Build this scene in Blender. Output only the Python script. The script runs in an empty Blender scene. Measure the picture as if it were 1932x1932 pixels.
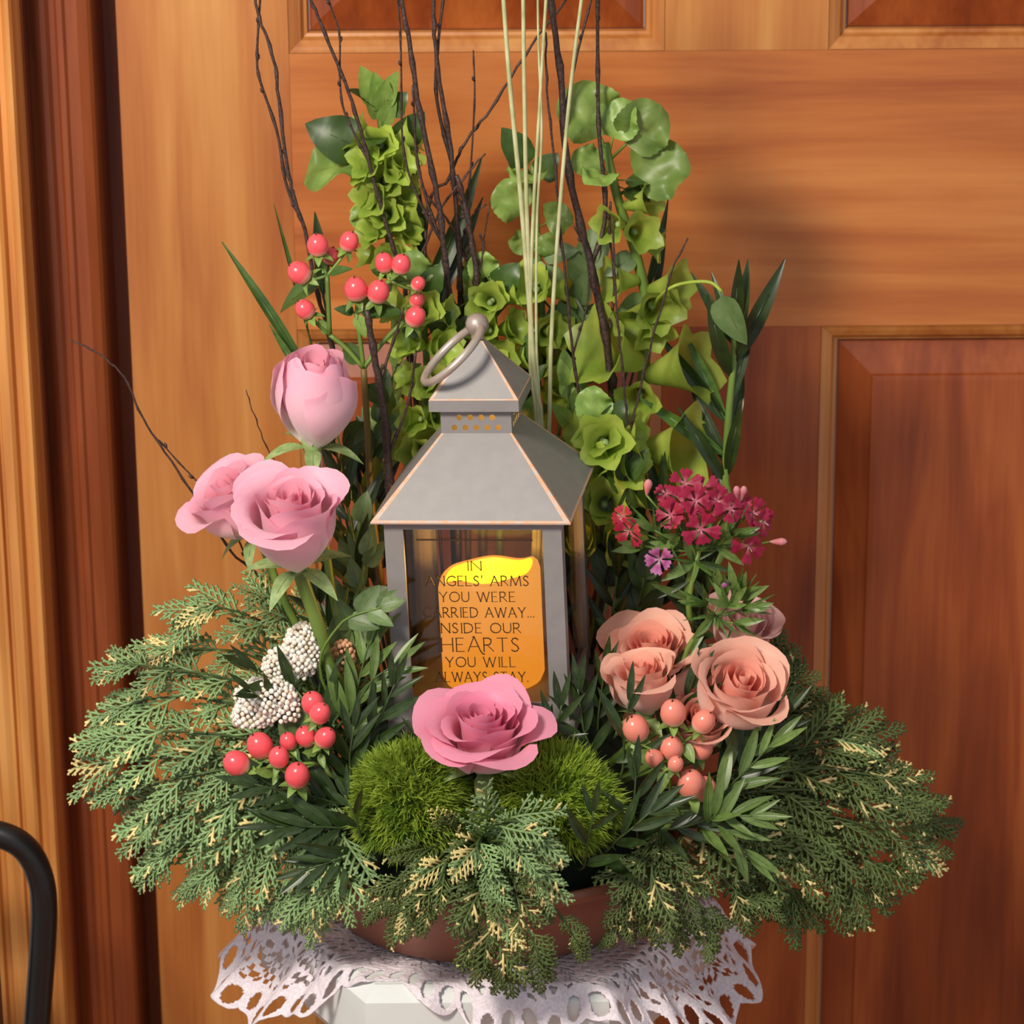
import bpy, math, random
from mathutils import Vector, Matrix, Quaternion, noise
R_ = math.radians
SC = bpy.context.scene
COL = SC.collection
# ---------------------------------------------------------------- camera
F, PITCH, ROLL = 5800.0, R_(17.8), R_(0.4)
CAM = Vector((0, -1.904, 1.614))
FW = Vector((0, math.cos(PITCH), -math.sin(PITCH)))
UP = Vector((0, math.sin(PITCH), math.cos(PITCH)))
RT = Vector((1, 0, 0))
cd = bpy.data.cameras.new('camera')
cam = bpy.data.objects.new('camera', cd)
COL.objects.link(cam)
cd.sensor_width = 36
cd.lens = 36 * F / 1932
cr, sr = math.cos(ROLL), math.sin(ROLL)
CX = RT * cr - UP * sr
CY = RT * sr + UP * cr
cam.matrix_world = Matrix(((CX.x, CY.x, -FW.x, CAM.x), (CX.y, CY.y, -FW.y, CAM.y), (CX.z, CY.z, -FW.z, CAM.z), (0, 0, 0, 1)))
cd.dof.use_dof = True
cd.dof.focus_distance = 1.93
cd.dof.aperture_fstop = 13
cd.clip_start = 0.05
SC.camera = cam
# ---------------------------------------------------------------- world and lamps
w = bpy.data.worlds.new('room_light')
SC.world = w
w.use_nodes = True
bg = w.node_tree.nodes['Background']
bg.inputs[0].default_value = (0.92, 0.95, 1.0, 1)
bg.inputs[1].default_value = 0.5


def lamp(name, loc, target, size, power, col):
    l = bpy.data.lights.new(name, 'AREA')
    l.shape = 'DISK'
    l.size = size
    l.energy = power
    l.color = col
    o = bpy.data.objects.new(name, l)
    COL.objects.link(o)
    o.location = loc
    o.rotation_euler = (Vector(target) - Vector(loc)).to_track_quat('-Z', 'Y').to_euler()
    return o


lamp('pendant_lamp', (-0.60, -1.02, 1.88), (0, 0.1, 1.0), 0.32, 25, (1.0, 0.91, 0.78))
SC.view_settings.view_transform = 'Standard'
SC.view_settings.look = 'None'
SC.view_settings.exposure = 0.0
SC.view_settings.gamma = 1
SC.view_settings.use_curve_mapping = False
random.seed(7)
RND = random.random


def U(a, b):
    return a + (b - a) * RND()


def ray(px, py):
    a, b = (px - 966) / F, -(py - 966) / F
    return FW + CX * a + CY * b


def P(px, py, Y):
    """point of the place seen at a spot of the photograph, Y metres behind the lantern's middle"""
    d = ray(px, py)
    return CAM + d * ((Y - CAM.y) / d.y)


# ---------------------------------------------------------------- materials
def new_mat(name):
    m = bpy.data.materials.new(name)
    m.use_nodes = True
    nt = m.node_tree
    return m, nt, nt.nodes['Principled BSDF'], nt.nodes['Material Output']


def ramp(nt, fac, stops):
    r = nt.nodes.new('ShaderNodeValToRGB')
    e = r.color_ramp.elements
    while len(e) < len(stops):
        e.new(0.5)
    for q, (p, c) in zip(e, stops):
        q.position = p
        q.color = (*c, 1)
    nt.links.new(fac, r.inputs[0])
    return r.outputs[0]


def s2l(r, g, b):
    f = lambda c: (c / 12.92 if c <= 0.04045 else ((c + 0.055) / 1.055) ** 2.4)
    return tuple(f(c / 255) for c in (r, g, b))


def plain(name, rgb, rough=0.5, metal=0.0, noise_amt=0.0, scale=40, bump=0.0, coat=0.0, rgb2=None):
    m, nt, b, o = new_mat(name)
    b.inputs['Roughness'].default_value = rough
    b.inputs['Metallic'].default_value = metal
    b.inputs['Coat Weight'].default_value = coat
    c1 = s2l(*rgb)
    c2 = s2l(*rgb2) if rgb2 else tuple(x * (1 - noise_amt) for x in c1)
    tc = nt.nodes.new('ShaderNodeTexCoord')
    n = nt.nodes.new('ShaderNodeTexNoise')
    n.inputs['Scale'].default_value = scale
    n.inputs['Detail'].default_value = 4
    nt.links.new(tc.outputs['Object'], n.inputs['Vector'])
    nt.links.new(ramp(nt, n.outputs[0], [(0.35, c2), (0.65, c1)]), b.inputs['Base Color'])
    if bump:
        bp = nt.nodes.new('ShaderNodeBump')
        bp.inputs['Strength'].default_value = bump
        bp.inputs['Distance'].default_value = 0.001
        nt.links.new(n.outputs[0], bp.inputs['Height'])
        nt.links.new(bp.outputs[0], b.inputs['Normal'])
    return m


def wood(name, axis, light, mid, dark, rough=0.38, seed=0):
    m, nt, b, o = new_mat(name)
    tc = nt.nodes.new('ShaderNodeTexCoord')
    mp = nt.nodes.new('ShaderNodeMapping')
    mp.inputs['Location'].default_value = (seed * 1.7, seed * 0.9, seed * 2.3)
    mp.inputs['Scale'].default_value = (1.6, 14, 14) if axis == 'x' else (14, 14, 1.6)
    nt.links.new(tc.outputs['Object'], mp.inputs[0])
    n = nt.nodes.new('ShaderNodeTexNoise')
    n.inputs['Scale'].default_value = 1.5
    n.inputs['Detail'].default_value = 3
    n.inputs['Distortion'].default_value = 1.2
    nt.links.new(mp.outputs[0], n.inputs['Vector'])
    mp2 = nt.nodes.new('ShaderNodeMapping')
    mp2.inputs['Scale'].default_value = (7, 160, 160) if axis == 'x' else (160, 160, 7)
    nt.links.new(tc.outputs['Object'], mp2.inputs[0])
    n2 = nt.nodes.new('ShaderNodeTexNoise')
    n2.inputs['Scale'].default_value = 1.6
    n2.inputs['Detail'].default_value = 5
    nt.links.new(mp2.outputs[0], n2.inputs['Vector'])
    mx = nt.nodes.new('ShaderNodeMix')
    mx.inputs[0].default_value = 0.2
    nt.links.new(n.outputs[0], mx.inputs[2])
    nt.links.new(n2.outputs[0], mx.inputs[3])
    nt.links.new(ramp(nt, mx.outputs[0], [(0.28, s2l(*dark)), (0.5, s2l(*mid)), (0.72, s2l(*light))]), b.inputs['Base Color'])
    b.inputs['Roughness'].default_value = rough
    b.inputs['Coat Weight'].default_value = 0.15
    b.inputs['Coat Roughness'].default_value = 0.25
    return m


def foliage(name, rgb, rgb2, rough=0.45, trans=0.25, scale=60, stripes=0.0, back=None):
    """leaf: two tones in patches, tone shifts from leaf to leaf, some light passes through"""
    m, nt, b, o = new_mat(name)
    tc = nt.nodes.new('ShaderNodeTexCoord')
    n = nt.nodes.new('ShaderNodeTexNoise')
    n.inputs['Scale'].default_value = scale
    n.inputs['Detail'].default_value = 3
    nt.links.new(tc.outputs['Object'], n.inputs['Vector'])
    c = ramp(nt, n.outputs[0], [(0.3, s2l(*rgb2)), (0.7, s2l(*rgb))])
    oi = nt.nodes.new('ShaderNodeObjectInfo')
    hs = nt.nodes.new('ShaderNodeHueSaturation')
    mr = nt.nodes.new('ShaderNodeMapRange')
    mr.inputs[3].default_value = 0.72
    mr.inputs[4].default_value = 1.25
    nt.links.new(oi.outputs['Random'], mr.inputs[0])
    nt.links.new(mr.outputs[0], hs.inputs['Value'])
    nt.links.new(c, hs.inputs['Color'])
    c = hs.outputs[0]
    nt.links.new(c, b.inputs['Base Color'])
    b.inputs['Roughness'].default_value = rough
    t = nt.nodes.new('ShaderNodeBsdfTranslucent')
    nt.links.new(c, t.inputs[0])
    ms = nt.nodes.new('ShaderNodeMixShader')
    ms.inputs[0].default_value = trans
    nt.links.new(b.outputs[0], ms.inputs[1])
    nt.links.new(t.outputs[0], ms.inputs[2])
    nt.links.new(ms.outputs[0], o.inputs[0])
    return m


def petal_mat(name, base, mid, tip, back=None):
    """petal: the colour runs from its foot to its rim (uv v), paler outside"""
    m, nt, b, o = new_mat(name)
    uv = nt.nodes.new('ShaderNodeUVMap')
    sp = nt.nodes.new('ShaderNodeSeparateXYZ')
    nt.links.new(uv.outputs[0], sp.inputs[0])
    c = ramp(nt, sp.outputs[1], [(0.05, s2l(*base)), (0.5, s2l(*mid)), (0.95, s2l(*tip))])
    tc = nt.nodes.new('ShaderNodeTexCoord')
    n = nt.nodes.new('ShaderNodeTexNoise')
    n.inputs['Scale'].default_value = 70
    nt.links.new(tc.outputs['Object'], n.inputs['Vector'])
    hs = nt.nodes.new('ShaderNodeHueSaturation')
    mr = nt.nodes.new('ShaderNodeMapRange')
    mr.inputs[3].default_value = 0.90
    mr.inputs[4].default_value = 1.08
    nt.links.new(n.outputs[0], mr.inputs[0])
    nt.links.new(mr.outputs[0], hs.inputs['Value'])
    nt.links.new(c, hs.inputs['Color'])
    c = hs.outputs[0]
    nt.links.new(c, b.inputs['Base Color'])
    b.inputs['Roughness'].default_value = 0.55
    b.inputs['Sheen Weight'].default_value = 0.15
    t = nt.nodes.new('ShaderNodeBsdfTranslucent')
    nt.links.new(c, t.inputs[0])
    ms = nt.nodes.new('ShaderNodeMixShader')
    ms.inputs[0].default_value = 0.3
    nt.links.new(b.outputs[0], ms.inputs[1])
    nt.links.new(t.outputs[0], ms.inputs[2])
    nt.links.new(ms.outputs[0], o.inputs[0])
    return m


def glass_mat():
    m, nt, b, o = new_mat('clear_glass')
    nt.nodes.remove(b)
    tr = nt.nodes.new('ShaderNodeBsdfTransparent')
    tr.inputs[0].default_value = (0.93, 0.94, 0.93, 1)
    gl = nt.nodes.new('ShaderNodeBsdfGlossy')
    gl.inputs['Roughness'].default_value = 0.02
    fr = nt.nodes.new('ShaderNodeFresnel')
    fr.inputs[0].default_value = 1.45
    ms = nt.nodes.new('ShaderNodeMixShader')
    nt.links.new(fr.outputs[0], ms.inputs[0])
    nt.links.new(tr.outputs[0], ms.inputs[1])
    nt.links.new(gl.outputs[0], ms.inputs[2])
    nt.links.new(ms.outputs[0], o.inputs[0])
    return m


def glow(name, rgb, strength, rgb_low=None, z0=0, z1=1):
    m, nt, b, o = new_mat(name)
    b.inputs['Base Color'].default_value = (*[c * 0.12 for c in s2l(*rgb)], 1)
    b.inputs['Roughness'].default_value = 0.5
    if rgb_low:
        tc = nt.nodes.new('ShaderNodeTexCoord')
        sp = nt.nodes.new('ShaderNodeSeparateXYZ')
        nt.links.new(tc.outputs['Object'], sp.inputs[0])
        mr = nt.nodes.new('ShaderNodeMapRange')
        mr.inputs[1].default_value = z0
        mr.inputs[2].default_value = z1
        nt.links.new(sp.outputs[2], mr.inputs[0])
        nt.links.new(ramp(nt, mr.outputs[0], [(0, s2l(*rgb_low)), (1, s2l(*rgb))]), b.inputs['Emission Color'])
    else:
        b.inputs['Emission Color'].default_value = (*s2l(*rgb), 1)
    b.inputs['Emission Strength'].default_value = strength
    return m


M = {}
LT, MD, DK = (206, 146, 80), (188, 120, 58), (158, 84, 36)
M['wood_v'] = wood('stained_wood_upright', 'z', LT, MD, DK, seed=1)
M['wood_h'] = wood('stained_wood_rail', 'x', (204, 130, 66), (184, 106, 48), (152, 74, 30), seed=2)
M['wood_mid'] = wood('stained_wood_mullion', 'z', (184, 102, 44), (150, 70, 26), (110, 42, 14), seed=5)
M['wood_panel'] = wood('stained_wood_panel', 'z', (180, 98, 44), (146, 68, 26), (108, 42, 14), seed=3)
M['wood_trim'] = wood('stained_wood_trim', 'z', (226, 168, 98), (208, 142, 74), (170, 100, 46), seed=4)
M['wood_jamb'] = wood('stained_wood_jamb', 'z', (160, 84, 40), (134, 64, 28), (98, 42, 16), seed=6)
M['white_stone'] = plain('painted_white_stone', (226, 230, 228), 0.4, noise_amt=0.10, scale=9)
M['lace'] = plain('white_cotton_lace', (238, 226, 234), 0.9, scale=500, noise_amt=0.2, bump=0.6)
M['bowl'] = plain('terracotta_plastic', (150, 92, 70), 0.42, noise_amt=0.08, scale=8)
M['foam'] = plain('wet_floral_foam', (26, 40, 22), 0.95, scale=80, noise_amt=0.4)
M['grey_metal'] = plain('brushed_grey_paint', (142, 138, 137), 0.48, metal=0.25, scale=90, noise_amt=0.08)
M['copper_edge'] = plain('rubbed_copper_edge', (214, 150, 112), 0.5, metal=0.2, scale=260, rgb2=(178, 168, 158))
M['knob_metal'] = plain('bronze_grey_metal', (172, 156, 148), 0.4, metal=0.4, scale=60, noise_amt=0.3)
M['ring_metal'] = plain('steel_ring_metal', (196, 184, 172), 0.36, metal=0.5, scale=60, noise_amt=0.25)
M['glass'] = glass_mat()
M['ink'] = plain('dark_lettering', (48, 28, 12), 0.6)
M['wax'] = glow('glowing_wax', (255, 164, 60), 0.95, (255, 150, 40), 0.0, 0.09)
M['wax_in'] = glow('glowing_wax_inside', (255, 226, 20), 1.25)
M['black_tube'] = plain('black_powder_coat', (20, 19, 19), 0.35, scale=50, noise_amt=0.2)
M['seat'] = plain('black_vinyl', (24, 22, 22), 0.5)


# ---------------------------------------------------------------- object helpers
def tag(o, label=None, cat=None, group=None, kind=None):
    for k, v in (('label', label), ('category', cat), ('group', group), ('kind', kind)):
        if v:
            o[k] = v
    return o


def thing(name, loc, label, cat, group=None, mw=None):
    o = bpy.data.objects.new(name, None)
    o.empty_display_size = 0.02
    COL.objects.link(o)
    if mw is not None:
        o.matrix_world = mw
    else:
        o.location = loc
    return tag(o, label, cat, group)


def link(name, me, parent=None, ml=None):
    o = bpy.data.objects.new(name, me)
    COL.objects.link(o)
    if parent is not None:
        o.parent = parent
    if ml is not None:
        o.matrix_local = ml
    return o


class MB:
    """collects vertices and faces of ONE mesh"""

    def __init__(s):
        s.v, s.f, s.mi, s.uv = [], [], [], None

    def add(s, vs, fs, mi=0):
        k = len(s.v)
        s.v += [Vector(p) for p in vs]
        s.f += [tuple(i + k for i in q) for q in fs]
        s.mi += [mi] * len(fs)
        return s

    def box(s, a, b, mi=0):
        (x0, y0, z0), (x1, y1, z1) = a, b
        vs = [(x, y, z) for z in (z0, z1) for y in (y0, y1) for x in (x0, x1)]
        return s.add(vs, [(0, 2, 3, 1), (4, 5, 7, 6), (0, 1, 5, 4), (2, 6, 7, 3), (0, 4, 6, 2), (1, 3, 7, 5)], mi)

    def tube(s, pts, rad, seg=6, mi=0, cap=True, flat=1.0, nrm=None):
        pts = [Vector(p) for p in pts]
        n = len(pts)
        if not hasattr(rad, '__len__'):
            rad = [rad] * n
        vs, fs = [], []
        t = (pts[1] - pts[0]).normalized()
        a = Vector(nrm) if nrm else (Vector((0, 0, 1)) if abs(t.z) < 0.9 else Vector((1, 0, 0)))
        for i in range(n):
            t = (pts[min(i + 1, n - 1)] - pts[max(i - 1, 0)]).normalized()
            a = (a - t * a.dot(t)).normalized()
            b = t.cross(a)
            for k in range(seg):
                q = 2 * math.pi * k / seg
                vs.append(pts[i] + (a * math.cos(q) * flat + b * math.sin(q)) * rad[i])
        for i in range(n - 1):
            for k in range(seg):
                k2 = (k + 1) % seg
                fs.append((i * seg + k, i * seg + k2, (i + 1) * seg + k2, (i + 1) * seg + k))
        if cap:
            fs.append(tuple(range(seg - 1, -1, -1)))
            fs.append(tuple((n - 1) * seg + k for k in range(seg)))
        return s.add(vs, fs, mi)

    def lathe(s, prof, seg=32, mi=0, c=(0, 0, 0), closed=False):
        vs, fs = [], []
        n = len(prof)
        for r, z in prof:
            for k in range(seg):
                q = 2 * math.pi * k / seg
                vs.append((c[0] + r * math.cos(q), c[1] + r * math.sin(q), c[2] + z))
        for i in range(n - 1 + (1 if closed else 0)):
            j = (i + 1) % n
            for k in range(seg):
                k2 = (k + 1) % seg
                fs.append((i * seg + k, i * seg + k2, j * seg + k2, j * seg + k))
        return s.add(vs, fs, mi)

    def ball(s, c, r, seg=10, rings=7, mi=0):
        prof = [(max(math.sin(math.pi * i / rings), 1e-4) * r, -math.cos(math.pi * i / rings) * r) for i in range(rings + 1)]
        return s.lathe(prof, seg, mi, c)

    def mesh(s, name, mats, smooth=True):
        me = bpy.data.meshes.new(name)
        me.from_pydata([tuple(p) for p in s.v], [], s.f)
        for m in (mats if isinstance(mats, (list, tuple)) else [mats]):
            me.materials.append(M[m])
        if len(set(s.mi)) > 1:
            me.polygons.foreach_set('material_index', s.mi)
        if smooth:
            me.polygons.foreach_set('use_smooth', [True] * len(s.f))
        if s.uv:
            ul = me.uv_layers.new(name='UVMap')
            for lp_ in me.loops:
                ul.data[lp_.index].uv = s.uv[lp_.vertex_index]
        me.update()
        return me

    def build(s, name, mats, parent=None, smooth=True, origin=None):
        """vertices are world points when origin (the thing's base) is given"""
        if origin is not None:
            o3 = Vector(origin)
            s.v = [p - o3 for p in s.v]
        return link(name, s.mesh(name, mats, smooth), parent)


def spline(pts, n):
    """smooth curve through the points, n samples"""
    pts = [Vector(p) for p in pts]
    if len(pts) == 2:
        return [pts[0].lerp(pts[1], i / (n - 1)) for i in range(n)]
    q = [pts[0] * 2 - pts[1]] + pts + [pts[-1] * 2 - pts[-2]]
    out = []
    m = len(pts) - 1
    for i in range(n):
        t = i / (n - 1) * m
        k = min(int(t), m - 1)
        t -= k
        a, b, c, d = q[k:k + 4]
        out.append(0.5 * (2 * b + (c - a) * t + (2 * a - 5 * b + 4 * c - d) * t * t + (3 * b - a - 3 * c + d) * t ** 3))
    return out


def lin(a, b, n):
    return [a + (b - a) * i / (n - 1) for i in range(n)]


def frame(pos, d, nrm=(0, 0, 1), s=1.0, sx=None, sz=None):
    """matrix that sends +Y along d, +Z near nrm"""
    y = Vector(d).normalized()
    z = Vector(nrm)
    z = z - y * z.dot(y)
    if z.length < 1e-5:
        z = y.orthogonal()
    z.normalize()
    x = y.cross(z)
    sx = s if sx is None else sx
    sz = s if sz is None else sz
    p = Vector(pos)
    return Matrix(((x.x * sx, y.x * s, z.x * sz, p.x), (x.y * sx, y.y * s, z.y * sz, p.y), (x.z * sx, y.z * s, z.z * sz, p.z), (0, 0, 0, 1)))


# ---------------------------------------------------------------- the setting: floor, wall, door and its frame
YD = 0.30
b = MB()
b.box((-1.6, -2.3, -0.05), (1.6, 0.6, 0.0))
tag(b.build('floor', 'wood_h', smooth=False), kind='structure')
b = MB()
b.box((-1.6, 0.24, 0), (-0.452, 0.45, 2.6))
tag(b.build('wall_back', 'white_stone', smooth=False), kind='structure')

door = thing('door_1', (0, YD, 0.01), None, None)
tag(door, kind='structure')


def dpart(name, mb, mat, smooth=False, parent=door):
    return mb.build(name, mat, parent, smooth, origin=(0, YD, 0.01))


XL, XP0, XP1, XQ0, XQ1, XR = -0.281, -0.158, 0.112, 0.2295, 0.4995, 0.6225
Z0, ZB, ZR0, ZR1, ZU1, ZT = 0.012, 0.20, 1.049, 1.2535, 1.88, 2.02
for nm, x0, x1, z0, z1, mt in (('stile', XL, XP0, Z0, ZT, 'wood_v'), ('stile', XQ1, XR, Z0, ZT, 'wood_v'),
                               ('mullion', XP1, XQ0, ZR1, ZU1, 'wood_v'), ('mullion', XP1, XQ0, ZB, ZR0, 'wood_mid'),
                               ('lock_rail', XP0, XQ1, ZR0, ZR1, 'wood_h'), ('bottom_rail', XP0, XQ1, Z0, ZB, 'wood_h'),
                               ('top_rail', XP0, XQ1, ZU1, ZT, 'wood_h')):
    b = MB()
    e = 0.0001
    b.box((x0 + e, YD, z0 + e), (x1 - e, YD + 0.04, z1 - e))
    dpart(nm, b, mt)


def rings(x0, x1, z0, z1, prof):
    vs, fs = [], []
    for ins, dep in prof:
        vs += [(x0 + ins, YD + dep, z0 + ins), (x1 - ins, YD + dep, z0 + ins), (x1 - ins, YD + dep, z1 - ins), (x0 + ins, YD + dep, z1 - ins)]
    for i in range(len(prof) - 1):
        for k in range(4):
            k2 = (k + 1) % 4
            fs.append((i * 4 + k, i * 4 + k2, i * 4 + 4 + k2, i * 4 + 4 + k))
    return vs, fs


for x0, x1 in ((XP0, XP1), (XQ0, XQ1)):
    for z0, z1 in ((ZB, ZR0), (ZR1, ZU1)):
        p = MB()
        prof = [(0.0145, 0.034), (0.0145, 0.0155), (0.0165, 0.0145), (0.0385, 0.0065), (0.0395, 0.0040), (0.043, 0.0036)]
        vs, fs = rings(x0, x1, z0, z1, prof)
        n = len(prof) - 1
        p.add(vs, fs + [(n * 4, n * 4 + 1, n * 4 + 2, n * 4 + 3)])
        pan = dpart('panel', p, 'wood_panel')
        mo = MB()
        vs, fs = rings(x0, x1, z0, z1, [(0.0003, 0.02), (0.0003, 0.0), (0.0022, 0.0012), (0.0042, 0.0022), (0.0085, 0.0052), (0.0105, 0.0105), (0.0128, 0.0112), (0.0138, 0.0150), (0.0138, 0.022)])
        mo.add(vs, fs)
        dpart('moulding', mo, 'wood_v')


def extrude(name, prof, z0, z1, mat, smooth=False):
    """upright piece from a plan outline (x, y)"""
    b = MB()
    n = len(prof)
    vs = [(x, y, z0) for x, y in prof] + [(x, y, z1) for x, y in prof]
    fs = [(i, (i + 1) % n, n + (i + 1) % n, n + i) for i in range(n)]
    fs += [tuple(range(n - 1, -1, -1)), tuple(range(n, 2 * n))]
    b.add(vs, fs)
    return tag(b.build(name, mat, smooth=smooth), kind='structure')


cas = [(-0.452, 0.24), (-0.452, 0.206), (-0.43, 0.200), (-0.402, 0.200), (-0.400, 0.2045), (-0.398, 0.2045), (-0.396, 0.200),
       (-0.3855, 0.200), (-0.384, 0.206), (-0.381, 0.206), (-0.379, 0.2005), (-0.3735, 0.199), (-0.3695, 0.201),
       (-0.3670, 0.2005), (-0.3655, 0.205), (-0.364, 0.205), (-0.3625, 0.1995), (-0.3560, 0.199), (-0.3535, 0.2015), (-0.3520, 0.2080),
       (-0.3480, 0.2085), (-0.3465, 0.2015), (-0.3440, 0.199), (-0.3415, 0.1995), (-0.3400, 0.203), (-0.3400, 0.24)]
extrude('trim_1', cas, 0, 2.3, 'wood_trim')
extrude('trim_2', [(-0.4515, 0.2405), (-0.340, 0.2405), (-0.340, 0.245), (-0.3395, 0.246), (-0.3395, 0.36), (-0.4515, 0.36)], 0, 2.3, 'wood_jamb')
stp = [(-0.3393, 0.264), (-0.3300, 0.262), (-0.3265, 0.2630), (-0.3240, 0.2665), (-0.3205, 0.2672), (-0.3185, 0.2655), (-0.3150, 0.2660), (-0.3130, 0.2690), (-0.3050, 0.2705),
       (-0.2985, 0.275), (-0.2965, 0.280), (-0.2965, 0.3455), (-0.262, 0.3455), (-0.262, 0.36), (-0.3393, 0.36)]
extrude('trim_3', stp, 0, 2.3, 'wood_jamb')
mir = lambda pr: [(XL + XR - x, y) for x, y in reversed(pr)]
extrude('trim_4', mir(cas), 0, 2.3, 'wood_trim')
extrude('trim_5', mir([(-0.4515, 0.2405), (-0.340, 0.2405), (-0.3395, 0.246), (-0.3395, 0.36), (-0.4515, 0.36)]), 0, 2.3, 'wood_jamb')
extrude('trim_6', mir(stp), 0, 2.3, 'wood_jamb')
b = MB()
b.box((XL + XR + 0.452, 0.24, 0), (1.8, 0.45, 2.6))
tag(b.build('wall_right', 'white_stone', smooth=False), kind='structure')

# ---------------------------------------------------------------- stand, lace, bowl, foam
SX, SY, SZ = -0.018, 0.008, 0.722
stand = thing('pedestal_stand', (SX, SY, 0), 'white hexagonal pedestal stand under the lace doily', 'stand')


def hexa(prof, phase=0.0):
    b = MB()
    vs, fs = [], []
    for r, z in prof:
        for k in range(6):
            q = math.pi / 3 * k + phase
            vs.append((r * math.cos(q), r * math.sin(q), z))
    n = len(prof)
    for i in range(n - 1):
        for k in range(6):
            k2 = (k + 1) % 6
            fs.append((i * 6 + k, i * 6 + k2, i * 6 + 6 + k2, i * 6 + 6 + k))
    fs += [tuple(range(5, -1, -1)), tuple((n - 1) * 6 + k for k in range(6))]
    b.add(vs, fs)
    return b


HR = 0.156
hexa([(HR - 0.012, SZ - 0.052), (HR - 0.004, SZ - 0.050), (HR, SZ - 0.046), (HR, SZ - 0.008), (HR - 0.003, SZ - 0.006), (HR - 0.012, SZ)]).build('stand_top', 'white_stone', stand, False)
hexa([(0.12, SZ - 0.085), (0.125, SZ - 0.080), (HR - 0.012, SZ - 0.0525)]).build('stand_neck', 'white_stone', stand, False)
hexa([(0.105, 0.10), (0.085, 0.16), (0.08, 0.5), (0.09, 0.60), (0.118, SZ - 0.0855)]).build('column', 'white_stone', stand, False)
hexa([(0.15, 0.0), (0.15, 0.05), (0.135, 0.06), (0.135, 0.085), (0.105, 0.0995)]).build('base', 'white_stone', stand, False)

BX, BY, BZ = -0.018, 0.008, SZ + 0.0035
b = MB()
b.lathe([(0.001, 0.0), (0.102, 0.0), (0.107, 0.002), (0.114, 0.015), (0.128, 0.036), (0.1365, 0.052), (0.139, 0.0525), (0.1405, 0.0545), (0.1405, 0.0605), (0.139, 0.062),
         (0.1365, 0.0615), (0.135, 0.058), (0.126, 0.042), (0.109, 0.015), (0.098, 0.006), (0.001, 0.005)], 72, 0, (BX, BY, BZ))
bowl = tag(b.build('bowl', 'bowl', origin=(BX, BY, BZ)), 'round terracotta coloured bowl holding the whole arrangement', 'bowl')
bowl.location = (BX, BY, BZ)
b = MB()
b.lathe([(0.001, 0.0052), (0.094, 0.0062), (0.105, 0.020), (0.118, 0.044), (0.120, 0.058), (0.112, 0.075), (0.098, 0.10), (0.088, 0.1405), (0.080, 0.1450), (0.001, 0.1452)], 40, 0, (BX, BY, BZ))
fo = b.build('floral_foam', 'foam', origin=(BX, BY, BZ))
fo.location = (BX, BY, BZ)
tag(fo, 'dark green wet floral foam mound inside the bowl', 'floral foam')
FZ = BZ + 0.1452

# lace doily: a net with real holes, draped over the edge of the stand
lace = MB()
NT, NR = 840, 92
RMAX = 0.215


def hexr(q):
    k = (q % (math.pi / 3)) - math.pi / 6
    return (HR - 0.004) * math.cos(math.pi / 6) / math.cos(k)


def lace_edge(q):
    n = 22
    s = abs(math.sin(q * n / 2))
    return 0.137 + 0.008 * s ** 0.6 + 0.006 * noise.noise((math.cos(q) * 2, math.sin(q) * 2, 3)) + 0.056 * max(0, math.cos(q - R_(188))) ** 5 + 0.054 * max(0, math.cos(q - R_(345))) ** 3 + 0.012 * max(0, math.cos(q - R_(275))) ** 20 - 0.012 * max(0, math.cos(q - R_(240))) ** 20


def lace_hole(q, r, re):
    d = re - r
    if d < 0.0022:
        return False
    if d < 0.017:        # edge loops
        n = 66
        u = (q * n / (2 * math.pi)) % 1 - 0.5
        v = (d - 0.0095) / 0.0072
        return (u / 0.34) ** 2 + v * v < 0.9
    if d < 0.022:
        return False
    if d < 0.045:        # flower motifs
        n = 22
        u = ((q * n / (2 * math.pi)) % 1 - 0.5) * 2 * math.pi * r / n
        v = d - 0.0335
        rr, an = math.hypot(u, v), math.atan2(v, u)
        if rr < 0.0115:
            return 0.0032 < rr < 0.0096 and math.cos(an * 6) > 0.15
        return rr > 0.0135 and (int((u + 1) / 0.0042) + int((v + 1) / 0.0042)) % 2 == 0
    k = int((d - 0.045) / 0.0075)
    n = 96 - k * 4
    u = (q * n / (2 * math.pi) + 0.5 * (k % 2)) % 1 - 0.5
    v = ((d - 0.045) / 0.0075) % 1 - 0.5
    if k % 4 == 3:
        return False
    return (u / 0.29) ** 2 + (v / 0.29) ** 2 < 1


keep = {}
for j in range(NR + 1):
    for i in range(NT):
        q = 2 * math.pi * i / NT
        re = lace_edge(q)
        r = 0.096 + (re - 0.096) * j / NR
        rh = hexr(q)
        z = SZ + 0.0012
        rr = r
        rb = rh - 0.010
        if r > rb:
            ex = r - rb
            wv = 0.5 + 0.5 * math.sin(q * 9 + 1.3) * math.sin(q * 4)
            c = min(ex / 0.022, 1)
            ang = c * R_(58 + 14 * wv)
            rr = rb + ex * (math.cos(ang * 0.62)) + 0.0035
            z -= ex * math.sin(ang * 0.95) * 0.92 - 0.0008
            z += 0.002 * math.sin(q * 40) * c
            rr += 0.004 * c * math.sin(q * 23)
            rr = max(rr, rh + 0.0045) if ex > 0.02 else rr
        lace.v.append(Vector((rr * math.cos(q), rr * math.sin(q), z - SZ + 0.0006 * noise.noise((q * 30, r * 400, 0)))))
for j in range(NR):
    for i in range(NT):
        q = 2 * math.pi * (i + 0.5) / NT
        re = lace_edge(q)
        r = 0.096 + (re - 0.096) * (j + 0.5) / NR
        if lace_hole(q, r, re):
            continue
        i2 = (i + 1) % NT
        lace.f.append((j * NT + i, j * NT + i2, (j + 1) * NT + i2, (j + 1) * NT + i))
        lace.mi.append(0)
dl = lace.build('lace_doily', 'lace')
dl.location = (SX, SY, SZ)
sm = dl.modifiers.new('thread', 'SOLIDIFY')
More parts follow.
